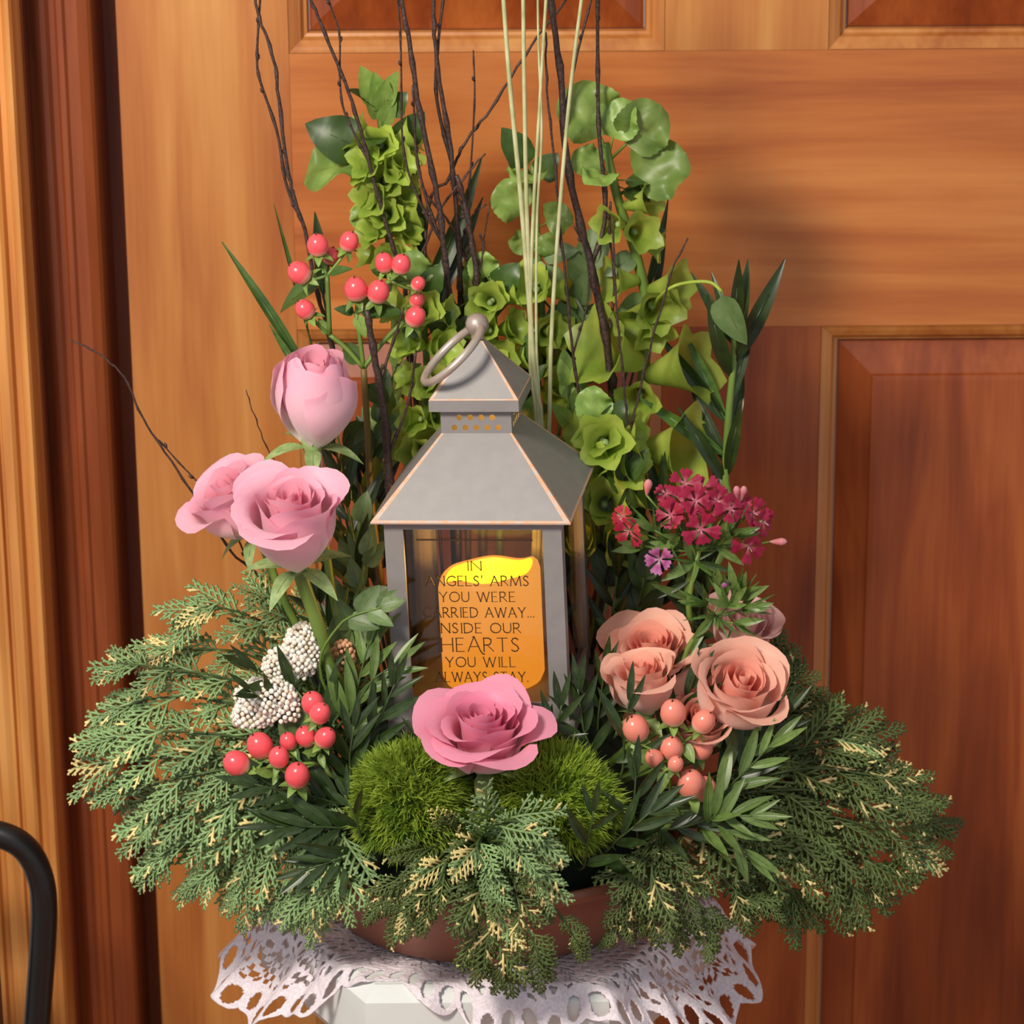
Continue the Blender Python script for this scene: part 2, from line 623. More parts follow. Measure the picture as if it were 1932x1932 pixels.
sm.thickness = 0.0010
sm.offset = 1
tag(dl, 'white crocheted lace doily draped over the pedestal edge', 'doily')

# ---------------------------------------------------------------- lantern
LB = Vector((-0.0116, 0.0, 0.8724))
LM = Matrix.Translation(LB) @ Matrix.Rotation(-0.038, 4, 'Y') @ Matrix.Rotation(-0.1489, 4, 'Z')
lan = thing('lantern', LB, 'grey metal candle lantern with peaked roof and a verse on its glass', 'lantern', mw=LM)
W = 0.0569


def lp(name, mb, mat, parent=lan, smooth=False):
    return mb.build(name, mat, parent, smooth)


b = MB()
b.box((-0.061, -0.061, 0.0), (0.061, 0.061, 0.008))
b.box((-W, -W, 0.008), (W, W, 0.013))
lp('base', b, 'grey_metal')
HE, RE = 0.1428, 0.064
PW = 0.0122
for sx in (-1, 1):
    for sy in (-1, 1):
        b = MB()
        x0, x1 = sorted((sx * W, sx * (W - PW)))
        y0, y1 = sorted((sy * W, sy * (W - 0.003)))
        b.box((x0, y0, 0.013), (x1, y1, HE))
        x0, x1 = sorted((sx * W, sx * (W - 0.003)))
        y0, y1 = sorted((sy * (W - 0.003), sy * (W - PW)))
        b.box((x0, y0, 0.013), (x1, y1, HE))
        lp('post', b, 'grey_metal')
for k in range(4):
    rz = Matrix.Rotation(k * math.pi / 2, 4, 'Z')
    b = MB()
    b.box((-W + PW, -W, HE - 0.0056), (W - PW, -W + 0.003, HE))
    b.v = [rz @ p for p in b.v]
    lp('top_rail', b, 'grey_metal')
    b = MB()
    b.box((-W + PW, -W, 0.0131), (W - PW, -W + 0.003, 0.020))
    b.v = [rz @ p for p in b.v]
    lp('bottom_rail', b, 'grey_metal')
    b = MB()
    b.box((-W + PW - 0.002, -W + 0.0032, 0.0133), (W - PW + 0.002, -W + 0.0046, HE - 0.001))
    b.v = [rz @ p for p in b.v]
    pane = lp('glass_pane', b, 'glass')
    if k == 0:
        front_pane = pane


def hip(r0, z0, r1, z1, ew):
    """four sloping sides; a rubbed strip runs along each ridge and along the lower edge"""
    b = MB()
    for k in range(4):
        rz = Matrix.Rotation(k * math.pi / 2, 4, 'Z')
        A, B, C, D = (Vector(p) for p in ((-r0, -r0, z0), (r0, -r0, z0), (r1, -r1, z1), (-r1, -r1, z1)))
        sl = (D - A).length
        t0 = ew * 0.7 / sl

        def pt(u, t):
            return A.lerp(D, t).lerp(B.lerp(C, t), u)
        rows = []
        for t in (0, t0, 1):
            wd = 2 * (r0 + (r1 - r0) * t)
            e = min(ew * (1.4 - 0.8 * t) / wd, 0.4)
            rows.append([pt(0, t), pt(e, t), pt(1 - e, t), pt(1, t)])
        vs = [rz @ p for row in rows for p in row]
        fs, mi = [], []
        for j in range(2):
            for i in range(3):
                k0 = len(b.f)
                b.f.append(tuple(q + len(b.v) for q in (j * 4 + i, j * 4 + i + 1, j * 4 + 5 + i, j * 4 + 4 + i)))
                b.mi.append(1 if (i != 1 or j == 0) else 0)
        b.v += vs
    return b


b = hip(RE, HE + 0.0012, 0.0228, 0.1907, 0.0026)
for k in range(4):
    rz = Matrix.Rotation(k * math.pi / 2, 4, 'Z')
    e = MB().box((-RE, -RE, HE + 0.0002), (RE - 0.009, -RE + 0.009, HE + 0.0012))
    b.add([rz @ p for p in e.v], e.f, 1)
lp('roof', b, ['grey_metal', 'copper_edge'])


def holed(w0, z0, z1, holes, rr):
    """plate with round openings: strips of small cells round each opening"""
    import bmesh
    bm = bmesh.new()
    edges = []
    co = [bm.verts.new((x, 0, z)) for x, z in ((-w0, z0), (w0, z0), (w0, z1), (-w0, z1))]
    edges += [bm.edges.new((co[i], co[(i + 1) % 4])) for i in range(4)]
    for hx, hz in holes:
        c = [bm.verts.new((hx + rr * math.cos(2 * math.pi * i / 12), 0, hz + rr * math.sin(2 * math.pi * i / 12))) for i in range(12)]
        edges += [bm.edges.new((c[i], c[(i + 1) % 12])) for i in range(12)]
    bmesh.ops.triangle_fill(bm, use_beauty=True, use_dissolve=False, edges=edges)
    bm.verts.index_update()
    vs = [tuple(v.co) for v in bm.verts]
    fs = []
    for f in bm.faces:
        idx = [v.index for v in f.verts]
        if f.normal.y > 0:
            idx.reverse()
        fs.append(idx)
    bm.free()
    return vs, fs


RN = 0.0228
hz0, hz1 = 0.1945, 0.2012
holes = [(-0.0107 + 0.0071 * i, hz1) for i in range(4)] + [(-0.0142 + 0.0071 * i, hz0) for i in range(5)]
b = MB()
vs, fs = holed(RN, 0.1907, 0.2066, holes, 0.0019)
for k in range(4):
    rz = Matrix.Rotation(k * math.pi / 2, 4, 'Z')
    b.add([rz @ Vector((x, -RN, z)) for x, y, z in vs], fs)
lp('vent_collar', b, 'grey_metal')
b = hip(0.0289, 0.2141, 0.0035, 0.2465, 0.0016)
b.lathe([(0.0289 * math.sqrt(2), 0.2066), (0.0289 * math.sqrt(2), 0.2141)], 4)
for p in b.v[-8:]:
    p.xy = (Matrix.Rotation(math.pi / 4, 2) @ p.xy)
b.add([(-0.0289, -0.0289, 0.2066), (0.0289, -0.0289, 0.2066), (0.0289, 0.0289, 0.2066), (-0.0289, 0.0289, 0.2066)], [(3, 2, 1, 0)])
lp('cap', b, ['grey_metal', 'copper_edge'])
b = MB()
b.lathe([(0.0034, 0.2462), (0.0045, 0.2480), (0.0040, 0.2495), (0.0058, 0.2515), (0.0074, 0.2545), (0.0076, 0.2575), (0.0062, 0.2610), (0.0035, 0.2630), (0.0003, 0.2636)], 20)
lp('knob', b, 'knob_metal', smooth=True)
b = MB()
c0 = Vector((0.0, -0.0045, 0.2545))
tl = LM.to_3x3().inverted()
ax = (tl @ (RT * -0.67 - UP * 0.72 - FW * 0.12)).normalized()
sd = tl @ (RT * 0.20 - UP * 0.20 - FW * 0.95)
sd = (sd - ax * sd.dot(ax)).normalized()
RR = 0.0245
cc = c0 + ax * RR * 0.92
b.tube([cc + ax * RR * math.cos(2 * math.pi * i / 48) + sd * RR * 0.98 * math.sin(2 * math.pi * i / 48) for i in range(49)], 0.0027, 10, cap=False)
lp('ring_handle', b, 'ring_metal', smooth=True)

# verse on the front glass, single strokes drawn as thin ribbons
GL = {'I': [[(0.1, 0), (0.1, 1)]], 'N': [[(0, 0), (0, 1)], [(0, 1), (0.72, 0)], [(0.72, 0), (0.72, 1)]],
      'A': [[(0, 0), (0.38, 1)], [(0.38, 1), (0.78, 0)], [(0.14, 0.36), (0.64, 0.36)]],
      'G': [[(0.82, 0.84), (0.66, 0.96), (0.46, 1), (0.2, 0.9), (0.02, 0.62), (0.02, 0.36), (0.2, 0.09), (0.48, 0), (0.68, 0.04), (0.8, 0.12), (0.8, 0.42), (0.6, 0.42)]],
      'E': [[(0, 0), (0, 1)], [(0, 1), (0.48, 1)], [(0, 0.52), (0.4, 0.52)], [(0, 0), (0.5, 0)]],
      'L': [[(0, 1), (0, 0)], [(0, 0), (0.5, 0)]],
      'S': [[(0.44, 0.88), (0.3, 1), (0.12, 0.97), (0.02, 0.8), (0.1, 0.62), (0.36, 0.42), (0.46, 0.22), (0.36, 0.05), (0.16, 0), (0, 0.12)]],
      "'": [[(0.08, 1.05), (0.04, 0.82)]],
      'R': [[(0, 0), (0, 1)], [(0, 1), (0.3, 1), (0.46, 0.9), (0.48, 0.72), (0.4, 0.55), (0.2, 0.48), (0, 0.48)], [(0.22, 0.48), (0.62, 0)]],
      'M': [[(0, 0), (0.1, 1)], [(0.1, 1), (0.48, 0.05)], [(0.48, 0.05), (0.86, 1)], [(0.86, 1), (0.96, 0)]],
      'Y': [[(0, 1), (0.34, 0.5)], [(0.68, 1), (0.34, 0.5)], [(0.34, 0.5), (0.34, 0)]],
      'O': [[(0.46, 1), (0.2, 0.92), (0.03, 0.68), (0.03, 0.32), (0.2, 0.08), (0.46, 0), (0.72, 0.08), (0.89, 0.32), (0.89, 0.68), (0.72, 0.92), (0.46, 1)]],
      'U': [[(0, 1), (0, 0.3), (0.1, 0.08), (0.32, 0), (0.54, 0.08), (0.64, 0.3), (0.64, 1)]],
      'W': [[(0, 1), (0.3, 0)], [(0.3, 0), (0.56, 0.95)], [(0.56, 0.95), (0.84, 0)], [(0.84, 0), (1.12, 1)]],
      'C': [[(0.8, 0.84), (0.66, 0.96), (0.46, 1), (0.2, 0.9), (0.02, 0.62), (0.02, 0.36), (0.2, 0.09), (0.46, 0), (0.68, 0.05), (0.8, 0.15)]],
      'D': [[(0, 0), (0, 1)], [(0, 1), (0.34, 0.98), (0.62, 0.84), (0.74, 0.5), (0.62, 0.16), (0.34, 0.02), (0, 0)]],
      'H': [[(0, 0), (0, 1)], [(0.72, 0), (0.72, 1)], [(0, 0.52), (0.72, 0.52)]],
      'T': [[(0.34, 0), (0.34, 1)], [(0, 1), (0.68, 1)]],
      '.': [[(0.04, 0), (0.04, 0.07)]], ' ': []}
GL['@'] = [[(0, 0), (0.42, 1.12)], [(0.30, 1.10), (0.42, 1.12)], [(0.42, 1.12), (0.78, 0.1), (0.92, -0.16), (1.06, -0.22)], [(0.16, 0.36), (0.66, 0.36)]]
GW = {k: (max([p[0] for s in v for p in s]) if v else 0.3) for k, v in GL.items()}
GW['@'] = 0.80
YP = -W + 0.0031
LMI = LM.inverted()


def on_pane(px, py):
    o = LMI @ CAM
    d = LMI.to_3x3() @ ray(px, py)
    return o + d * ((YP - o.y) / d.y)


def write(name, text, pl, pr, hpx):
    """text between two spots of the pane"""
    a, e = on_pane(*pl), on_pane(*pr)
    h = (on_pane(pl[0], pl[1] - hpx) - a).length
    gap = 0.24
    tot = sum(GW[c] for c in text) + gap * (len(text) - 1)
    sx = (e - a).length / tot
    dx = (e - a).normalized()
    dz = Vector((0, 0, 1))
    b = MB()
    x = 0
    for c in text:
        for s in GL[c]:
            pts = [a + dx * ((x + p[0]) * sx) + dz * (p[1] * h) for p in s]
            dd = (pts[-1] - pts[0])
            steep = abs(dd.z) > abs(dd.x) * 1.2 and len(pts) == 2
            wd = 0.00030 if (steep or len(pts) > 2) else 0.00019
            if hpx > 22:
                wd *= 1.15
            for q0, q1 in zip(pts, pts[1:]):
                t = (q1 - q0).normalized()
                nn = Vector((t.z, 0, -t.x))
                q0, q1 = q0 - t * wd * 0.6, q1 + t * wd * 0.6
                fr, bk = Vector((0, -0.0003, 0)), Vector((0, 0.0001, 0))
                vs = [q0 - nn * wd + fr, q1 - nn * wd + fr, q1 + nn * wd + fr, q0 + nn * wd + fr, q0 - nn * wd + bk, q1 - nn * wd + bk, q1 + nn * wd + bk, q0 + nn * wd + bk]
                b.add(vs, [(0, 1, 2, 3), (7, 6, 5, 4), (0, 4, 5, 1), (1, 5, 6, 2), (2, 6, 7, 3), (3, 7, 4, 0)])
            if c not in ".'@" and len(pts) == 2 and steep:      # small serifs
                for q in (pts[0], pts[-1]):
                    sg = 0.0007
                    b.box(q - Vector((sg, 0.0003, 0.00012)), q + Vector((sg, -0.0001, 0.00012)))
        x += GW[c] + gap
    o = b.build(name, 'ink', front_pane, False)
    return tag(o, label)


label = 'thin dark lettering of the verse'
for t, x0, x1, yb, hp in (('IN', 881, 908, 1076, 17), ("ANGELS' ARMS", 804, 997, 1105, 18), ('YOU WERE', 830, 972, 1135, 18), ('CARRIED AWAY...', 799, 1007, 1164.5, 18),
                          ('INSIDE OUR', 826, 983, 1194, 18), ('HE@RTS', 834, 979, 1229, 25), ('YOU WILL', 842, 973, 1258, 18), ('ALWAYS STAY.', 823, 996, 1286, 18)):
    write('lettering', t, (x0, yb), (x1, yb), hp)
b = MB()
a, e = on_pane(785, 1018), on_pane(1005, 1019)
b.box((a.x, YP - 0.0006, a.z - 0.0005), (e.x, YP - 0.0001, a.z + 0.0005))
tag(b.build('printed_line', 'ink', front_pane, False), 'thin dark line above the verse')

# candle: hollow top, glowing inside
cdl = thing('led_candle', LB, 'glowing orange pillar candle inside the lantern', 'candle', mw=LM @ Matrix.Translation((-0.0008, 0.002, 0.0132)))
b = MB()
n = 48
RC = 0.0338


def rim(q):
    return 0.0772 + 0.0035 * math.cos(q + 0.2) + 0.0016 * math.sin(3 * q + 1) + 0.001 * math.sin(5 * q)


prof = [(0.001, 0), (RC - 0.006, 0), (RC - 0.002, 0.0015), (RC, 0.006), (RC, 0.5), (RC, -0.006), (RC - 0.0012, -0.002), (RC - 0.0035, 0.0), (RC - 0.005, -0.001)]
vs, fs = [], []
for r, z in prof:
    for k in range(n):
        q = 2 * math.pi * k / n
        zz = rim(q) + z if (z < 0 or r < RC and z == 0.0 and r > RC - 0.004) else (z if z < 0.4 else rim(q) * 0.5)
        vs.append((r * math.cos(q), r * math.sin(q), zz))
for i in range(len(prof) - 1):
    for k in range(n):
        k2 = (k + 1) % n
        fs.append((i * n + k, i * n + k2, (i + 1) * n + k2, (i + 1) * n + k))
b.add(vs, fs)
b.build('wax_body', 'wax', cdl)
b = MB()
vs, fs = [], []
for j, (r, z) in enumerate(((RC - 0.005, -0.001), (RC - 0.0058, -0.006), (RC - 0.0065, -0.018), (RC - 0.010, -0.022), (0.001, -0.024))):
    for k in range(n):
        q = 2 * math.pi * k / n
        vs.append((r * math.cos(q), r * math.sin(q), rim(q) + z))
for i in range(4):
    for k in range(n):
        k2 = (k + 1) % n
        fs.append((i * n + k, i * n + k2, (i + 1) * n + k2, (i + 1) * n + k))
b.add(vs, fs)
tag(b.build('wax_hollow', 'wax_in', cdl), 'bright yellow hollow top of the candle')
b = MB()
b.lathe([(0.0012, 0.050), (0.003, 0.054), (0.0038, 0.060), (0.0025, 0.068), (0.0003, 0.074)], 12)
b.build('flame_bulb', 'wax_in', cdl)
fl = bpy.data.lights.new('candle_light', 'POINT')
fl.energy = 0.32
fl.color = (1.0, 0.46, 0.10)
fl.shadow_soft_size = 0.004
flo = bpy.data.objects.new('candle_light', fl)
COL.objects.link(flo)
flo.parent = cdl
flo.location = (0, 0, 0.084)

# ---------------------------------------------------------------- chair beside the door frame
CHX = P(48, 1700, 0.06)
ch = thing('metal_chair', (CHX.x - 0.20, 0.06, 0), 'chair with a bent black metal tube frame beside the door frame', 'chair')
Y0 = 0.06
top = [P(108, 1932, Y0), P(62, 1932, Y0)]
pts = [P(58, 2100, Y0 - 0.005), P(70, 1932, Y0), P(80, 1790, Y0), P(83, 1710, Y0), P(76, 1655, Y0), P(52, 1606, Y0), P(10, 1578, Y0), P(-60, 1566, Y0), P(-200, 1560, Y0)]
lo = pts[0]
half = spline([Vector((lo.x - 0.005, Y0 - 0.01, 0.40)), Vector((lo.x - 0.004, Y0 - 0.008, 0.5))] + pts, 60)
mx_ = half[-1].x
full = half + [Vector((2 * mx_ - p.x, p.y, p.z)) for p in reversed(half[:-1])]
b = MB()
b.tube(full, 0.0095, 14)
b.build('back_frame', 'black_tube', ch, origin=ch.location)
b = MB()
xa, xb = full[-1].x, full[0].x
b.box((xa, Y0 - 0.40, 0.405), (xb, Y0 - 0.02, 0.445))
b.build('seat', 'seat', ch, False, origin=ch.location)
for x in (xa + 0.01, xb - 0.01):
    for y in (Y0 - 0.39, Y0 - 0.015):
        b = MB()
        b.tube([(x, y, 0.0), (x, y, 0.404)], 0.0095, 10)
        b.build('leg', 'black_tube', ch, origin=ch.location)
b = MB()
b.box((xa + 0.01, Y0 - 0.012, 0.60), (xb - 0.012, Y0 + 0.004, 0.70))
b.build('back_slat', 'black_tube', ch, False, origin=ch.location)

# ================================================================ plants
M['cedar'] = foliage('cedar_green', (156, 182, 124), (104, 140, 84), 0.5, 0.15, 130)
M['cedar_shade'] = foliage('cedar_shaded_green', (106, 122, 66), (66, 86, 38), 0.5, 0.15, 130)  # darker olive copy of the cedar: right side's shade put into its colour
M['cream'] = foliage('cedar_cream_tip', (236, 222, 160), (206, 184, 112), 0.5, 0.15, 130)
M['twigwood'] = plain('cedar_twig', (126, 92, 56), 0.8, scale=200, noise_amt=0.4)
M['ruscus'] = foliage('dark_lance_leaf', (54, 74, 34), (30, 46, 20), 0.34, 0.12, 3)
M['ruscus_lt'] = foliage('mid_lance_leaf', (118, 142, 74), (80, 108, 48), 0.38, 0.2, 3)
M['stem'] = foliage('green_stem', (118, 142, 62), (88, 116, 46), 0.45, 0.05, 20)
M['stem_dark'] = foliage('dark_green_stem', (72, 92, 44), (48, 66, 32), 0.5, 0.05, 20)
M['stem_brown'] = foliage('brown_green_stem', (134, 106, 46), (102, 86, 38), 0.5, 0.05, 20)
M['bell'] = foliage('bell_green', (190, 206, 92), (142, 172, 62), 0.42, 0.38, 2)
M['bell_leaf'] = foliage('bell_leaf_green', (150, 176, 92), (108, 142, 60), 0.42, 0.28, 3)
M['bell_leaf_dk'] = foliage('bell_leaf_deep_green', (80, 106, 48), (52, 78, 32), 0.4, 0.2, 3)
M['grey_leaf'] = foliage('grey_green_leaf', (120, 144, 92), (84, 112, 62), 0.45, 0.2, 3)
M['grass'] = foliage('grass_blade', (88, 122, 52), (62, 94, 38), 0.4, 0.2, 10)
M['straw'] = plain('pale_dried_reed', (196, 194, 150), 0.5, scale=60, rgb2=(160, 162, 112))
M['birch'] = plain('birch_bark', (72, 48, 42), 0.5, scale=420, rgb2=(38, 26, 24), bump=0.5)
M['moss'] = foliage('moss_green', (182, 206, 74), (118, 154, 40), 0.6, 0.3, 60)
M['moss_core'] = plain('moss_deep_green', (66, 90, 24), 0.9, scale=90, noise_amt=0.4)  # dark green cushion under the blades
M['rice'] = plain('white_rice_flower', (236, 236, 232), 0.6, scale=220, rgb2=(226, 206, 184))
M['rice_peach'] = plain('peach_rice_flower', (222, 178, 142), 0.6, scale=220, rgb2=(204, 150, 112))
M['petal_pink'] = petal_mat('pink_petal', (250, 244, 236), (248, 208, 218), (246, 184, 206))
M['petal_pink_in'] = petal_mat('deep_pink_petal', (236, 140, 150), (242, 156, 176), (246, 178, 198))
M['petal_rose'] = petal_mat('rose_pink_petal', (250, 240, 240), (240, 164, 184), (240, 156, 184))
M['petal_rose_in'] = petal_mat('strong_rose_petal', (228, 104, 132), (236, 124, 156), (240, 150, 182))
M['petal_peach'] = petal_mat('peach_petal', (252, 240, 230), (250, 212, 198), (248, 190, 168))
M['petal_peach_in'] = petal_mat('coral_petal', (236, 112, 100), (244, 144, 128), (248, 180, 160))
M['petal_pale'] = petal_mat('pale_pink_petal', (246, 230, 220), (242, 204, 198), (236, 186, 180))
M['sw_red'] = petal_mat('crimson_petal', (214, 110, 140), (156, 12, 58), (172, 18, 72))
M['sw_violet'] = petal_mat('violet_petal', (220, 160, 200), (170, 60, 140), (206, 130, 190))
M['sw_bud'] = petal_mat('pink_bud', (222, 150, 150), (220, 130, 140), (226, 150, 158))
M['sepal'] = foliage('pale_sepal', (168, 188, 130), (124, 152, 88), 0.5, 0.2, 5)


def berry_mat(name, top, low):
    m, nt, b, o = new_mat(name)
    tc = nt.nodes.new('ShaderNodeTexCoord')
    sp = nt.nodes.new('ShaderNodeSeparateXYZ')
    nt.links.new(tc.outputs['Generated'], sp.inputs[0])
    nt.links.new(ramp(nt, sp.outputs[2], [(0.05, s2l(*low)), (0.42, s2l(*top)), (1, s2l(*top))]), b.inputs['Base Color'])
    b.inputs['Roughness'].default_value = 0.24
    b.inputs['Subsurface Weight'].default_value = 0.0
    return m


M['berry'] = berry_mat('coral_berry', (228, 84, 92), (244, 196, 170))
M['berry_pale'] = berry_mat('salmon_berry', (230, 136, 118), (248, 222, 196))
M['berry_tip'] = plain('berry_tip', (96, 40, 34), 0.6)

# ---- leaf meshes: one metre long along +Y, shared by every leaf of a shape


def leaf_mesh(name, mat, wid, fold, bend, shape='lance', stem=0.0, seg=9, wav=0.0, cup=0.0):
    b = MB()
    big = shape == 'round'
    cols = [-1 + 0.2 * k for k in range(11)] if big else [-1, -0.5, 0, 0.5, 1]
    seg = 18 if big else seg
    for i in range(seg + 1):
        t = i / seg
        if shape == 'lance':
            w_ = math.sin(math.pi * t ** 0.8) ** 0.85
        elif shape == 'ovate':
            w_ = math.sin(math.pi * min(1, t ** 0.62)) ** 0.75
        else:
            w_ = math.sqrt(max(0, 1 - (2 * t ** 0.8 - 1) ** 2)) * (1 + 0.045 * (i % 2))
        w_ = max(w_ * wid * 0.5, 0.004)
        for c in cols:
            z = fold * abs(c) * w_ - bend * t * t + cup * c * c * w_ + wav * math.sin(t * 9 + c * 2) * w_ * abs(c) + (0.035 * math.cos(math.atan2(c * w_, t + 0.12) * 15) * min(1, t * 3) if big else 0)
            b.v.append(Vector((c * w_, stem + t * (1 - stem) * (1 - 0.25 * abs(bend) * t), z)))
    n = len(cols)
    for i in range(seg):
        for k in range(n - 1):
            b.f.append((i * n + k, i * n + k + 1, (i + 1) * n + k + 1, (i + 1) * n + k))
            b.mi.append(0)
    # raised midrib and foot stalk
    rib = [Vector((0, t, (-bend * max(0, (t - stem) / (1 - stem)) ** 2) + 0.004)) for t in (0, max(stem, 0.01), 0.35 + stem * 0.5, 0.65)]
    b.tube(rib, [0.022 if stem else 0.012, 0.018 if stem else 0.011, 0.009, 0.004], 4)
    return b.mesh(name, mat)


LF = {
    'ruscus': [leaf_mesh('lance_leaf', 'ruscus', U(0.17, 0.22), 0.35, U(-0.1, 0.28)) for _ in range(5)],
    'ruscus_lt': [leaf_mesh('lance_leaf', 'ruscus_lt', U(0.18, 0.23), 0.35, U(-0.1, 0.25)) for _ in range(4)],
    'blade': [leaf_mesh('blade_leaf', 'ruscus', 0.11, 0.5, U(-0.1, 0.25), seg=10) for _ in range(3)],
    'grass': [leaf_mesh('grass_leaf', 'grass', 0.065, 0.6, U(-0.05, 0.15), seg=10) for _ in range(3)],
    'bell': [leaf_mesh('toothed_leaf', 'bell_leaf', U(0.75, 0.9), 0.15, U(0.1, 0.35), 'round', 0.3, wav=0.25, cup=0.1) for _ in range(4)],
    'bell_dk': [leaf_mesh('toothed_leaf', 'bell_leaf_dk', U(0.55, 0.75), 0.2, U(0.1, 0.4), 'ovate', 0.25, wav=0.2) for _ in range(4)],
    'oval': [leaf_mesh('oval_leaf', 'bell_leaf_dk', U(0.42, 0.5), 0.25, U(0.0, 0.3), 'ovate', 0.1) for _ in range(4)],
    'oval_lt': [leaf_mesh('oval_leaf', 'bell_leaf', U(0.42, 0.52), 0.25, U(0.0, 0.3), 'ovate', 0.08) for _ in range(4)],
    'grey': [leaf_mesh('rose_leaf', 'grey_leaf', U(0.5, 0.6), 0.25, U(0.1, 0.3), 'ovate', 0.06) for _ in range(3)],
    'sepal': [leaf_mesh('sepal_leaf', 'sepal', 0.36, 0.2, U(0.4, 0.7)) for _ in range(3)],
    'bract': [leaf_mesh('bract_leaf', 'bell_leaf', 0.55, 0.3, U(0.1, 0.4), 'ovate') for _ in range(3)],
}


def put_leaf(parent, kind, pos, d, length, nrm=(0, -0.6, 1), name='leaf', wide=1.0):
    """pos in world metres; parent is an unrotated Empty"""
    return link(name, random.choice(LF[kind]), parent, frame(Vector(pos) - parent.location, d, nrm, length, sx=length * wide))


def leaf_px(parent, kind, p0, p1, nrm=(0, -1, 0.6), wide=1.0, name='leaf'):
    d = p1 - p0
    return put_leaf(parent, kind, p0, d, d.length, nrm, name, wide)


FOOT = Vector((BX, BY, BZ + 0.11))


def foot(p, k=0.75):
    """a spot in the foam a stem below p grows from"""
    q = Vector((p.x, p.y, 0)) - Vector((BX, BY, 0))
    if q.length > 0.085:
        q *= 0.085 / q.length
    return Vector((BX + q.x * k, BY + q.y * k, BZ + 0.085))


def PX(seq):
    return [P(*p) for p in seq]


def sprig(name, label, cat, pts, kind, n, L, group=None, spread=0.8, stem='stem_dark', r=0.0011, nrm=(0, -0.8, 0.6), t0=0.2, two=True, root=True, taper=0.35, wide=1.0):
    """leafy stem: leaves in two rows (or all round) along a smooth path"""
    pts = [Vector(p) for p in pts]
    if root:
        f_ = foot(pts[0])
        pts = [f_] + pts
    t = thing(name, pts[0], label, cat, group)
    path = spline(pts, 18)
    b = MB()
    b.tube(path, lin(r, r * 0.5, 18), 6)
    b.build('stem', stem, t, origin=t.location)
    nv = Vector(nrm).normalized()
    lo = 1 / (len(pts) - 1) if root else 0
    for i in range(n):
        u = lo + (1 - lo) * (t0 + (1 - t0) * (i + 0.5) / n)
        k = min(int(u * 17), 16)
        p = path[k].lerp(path[k + 1], u * 17 - k)
        d = (path[k + 1] - path[k]).normalized()
        if two:
            side = nv.cross(d).normalized() * (1 if i % 2 else -1)
        else:
            side = (Quaternion(d, i * 2.4 + U(-.4, .4)) @ nv.cross(d)).normalized()
        sp = spread * (1 - 0.55 * (i / n)) * U(0.8, 1.2)
        dr = (d + side * sp + Vector((U(-.15, .15), U(-.15, .15), U(-.15, .15)))).normalized()
        put_leaf(t, kind, p, dr, L * (1 - taper * i / n) * U(0.85, 1.15), nv + Vector((U(-.4, .4), U(-.3, .3), U(-.3, .3))), wide=wide)
    d = (path[-1] - path[-2]).normalized()
    put_leaf(t, kind, path[-1] - d * 0.002, d, L * 0.7, nv, wide=wide)
    return t


# ---- birch twigs
def twig(label, pxs, Y, w0, branches=(), group='birch twigs rising behind the lantern', root=True, name='birch_twig', yf=None):
    pts = [P(x, y, Y + (yf or 0) * i) for i, (x, y) in enumerate(pxs)]
    if root:
        pts = [foot(pts[0])] + pts
    t = thing(name, pts[0], label, 'twig', group)
    n = max(14, len(pts) * 5)
    path = spline(pts, n)
    for p in path[1:]:
        p += Vector((U(-1, 1), U(-1, 1), U(-1, 1))) * 0.0005
    b = MB()
    r0 = w0 / 2900 / 2
    rad = lin(r0, r0 * 0.55, n)
    for i in range(3, n - 1, 4):
        rad[i] *= 1.35
    b.tube(path, rad, 7)
    b.build('main_stem', 'birch', t, origin=t.location)
    for br, w1 in branches:
        q = spline([P(x, y, Y + 0.004) for x, y in br], max(10, len(br) * 4))
        # start the branch on the main stem
        off = min(path, key=lambda p: (p - q[0]).length) - q[0]
        q = [p + off * max(0, 1 - 2 * i / len(q)) ** 2 for i, p in enumerate(q)]
        b = MB()
        rr = lin(w1 / 5800, w1 / 9000, len(q))
        for i in range(2, len(q) - 1, 4):
            rr[i] *= 1.4
        b.tube(q, rr, 6)
        b.build('branch', 'birch', t, origin=t.location)
        path2 = q
        for k in range(2, len(q) - 1, 5):
            bud = MB()
            d = (q[k + 1] - q[k]).normalized()
            s = d.orthogonal() * (1 if k % 2 else -1)
            bud.tube([q[k], q[k] + (d + s * 0.6) * 0.0015, q[k] + (d + s * 0.4) * 0.0035], [0.0009, 0.0011, 0.0002], 5)
            bud.build('bud', 'birch', t, origin=t.location)
    return t


twig('forked birch twig leaning left above the coral berries', [(640, 720), (600, 560), (578, 450), (556, 372), (545, 330), (525, 180), (515, 105), (488, 30), (475, -40), (450, -140)], 0.075, 9,
     [([(572, 425), (541, 352), (523, 250), (490, 150), (485, 105), (488, 40), (491, -30), (480, -120)], 6)])
twig('forked birch twig crossing the yellow green bell stem', [(770, 600), (742, 470), (705, 340), (676, 230), (640, 130), (600, 30), (578, -20), (540, -130)], 0.095, 9,
     [([(693, 310), (665, 250), (646, 200), (641, 140), (640, 62), (620, 0), (600, -90)], 5)])
twig('stout speckled birch twig with a side branch, behind the lantern ring', [(852, 640), (848, 560), (838, 470), (822, 350), (790, 200), (772, 80), (757, 0), (735, -120)], 0.085, 14,
     [([(760, 470), (750, 330), (757, 200), (755, 60), (748, -20)], 5), ([(790, 460), (786, 330), (782, 230), (779, 160)], 6)])
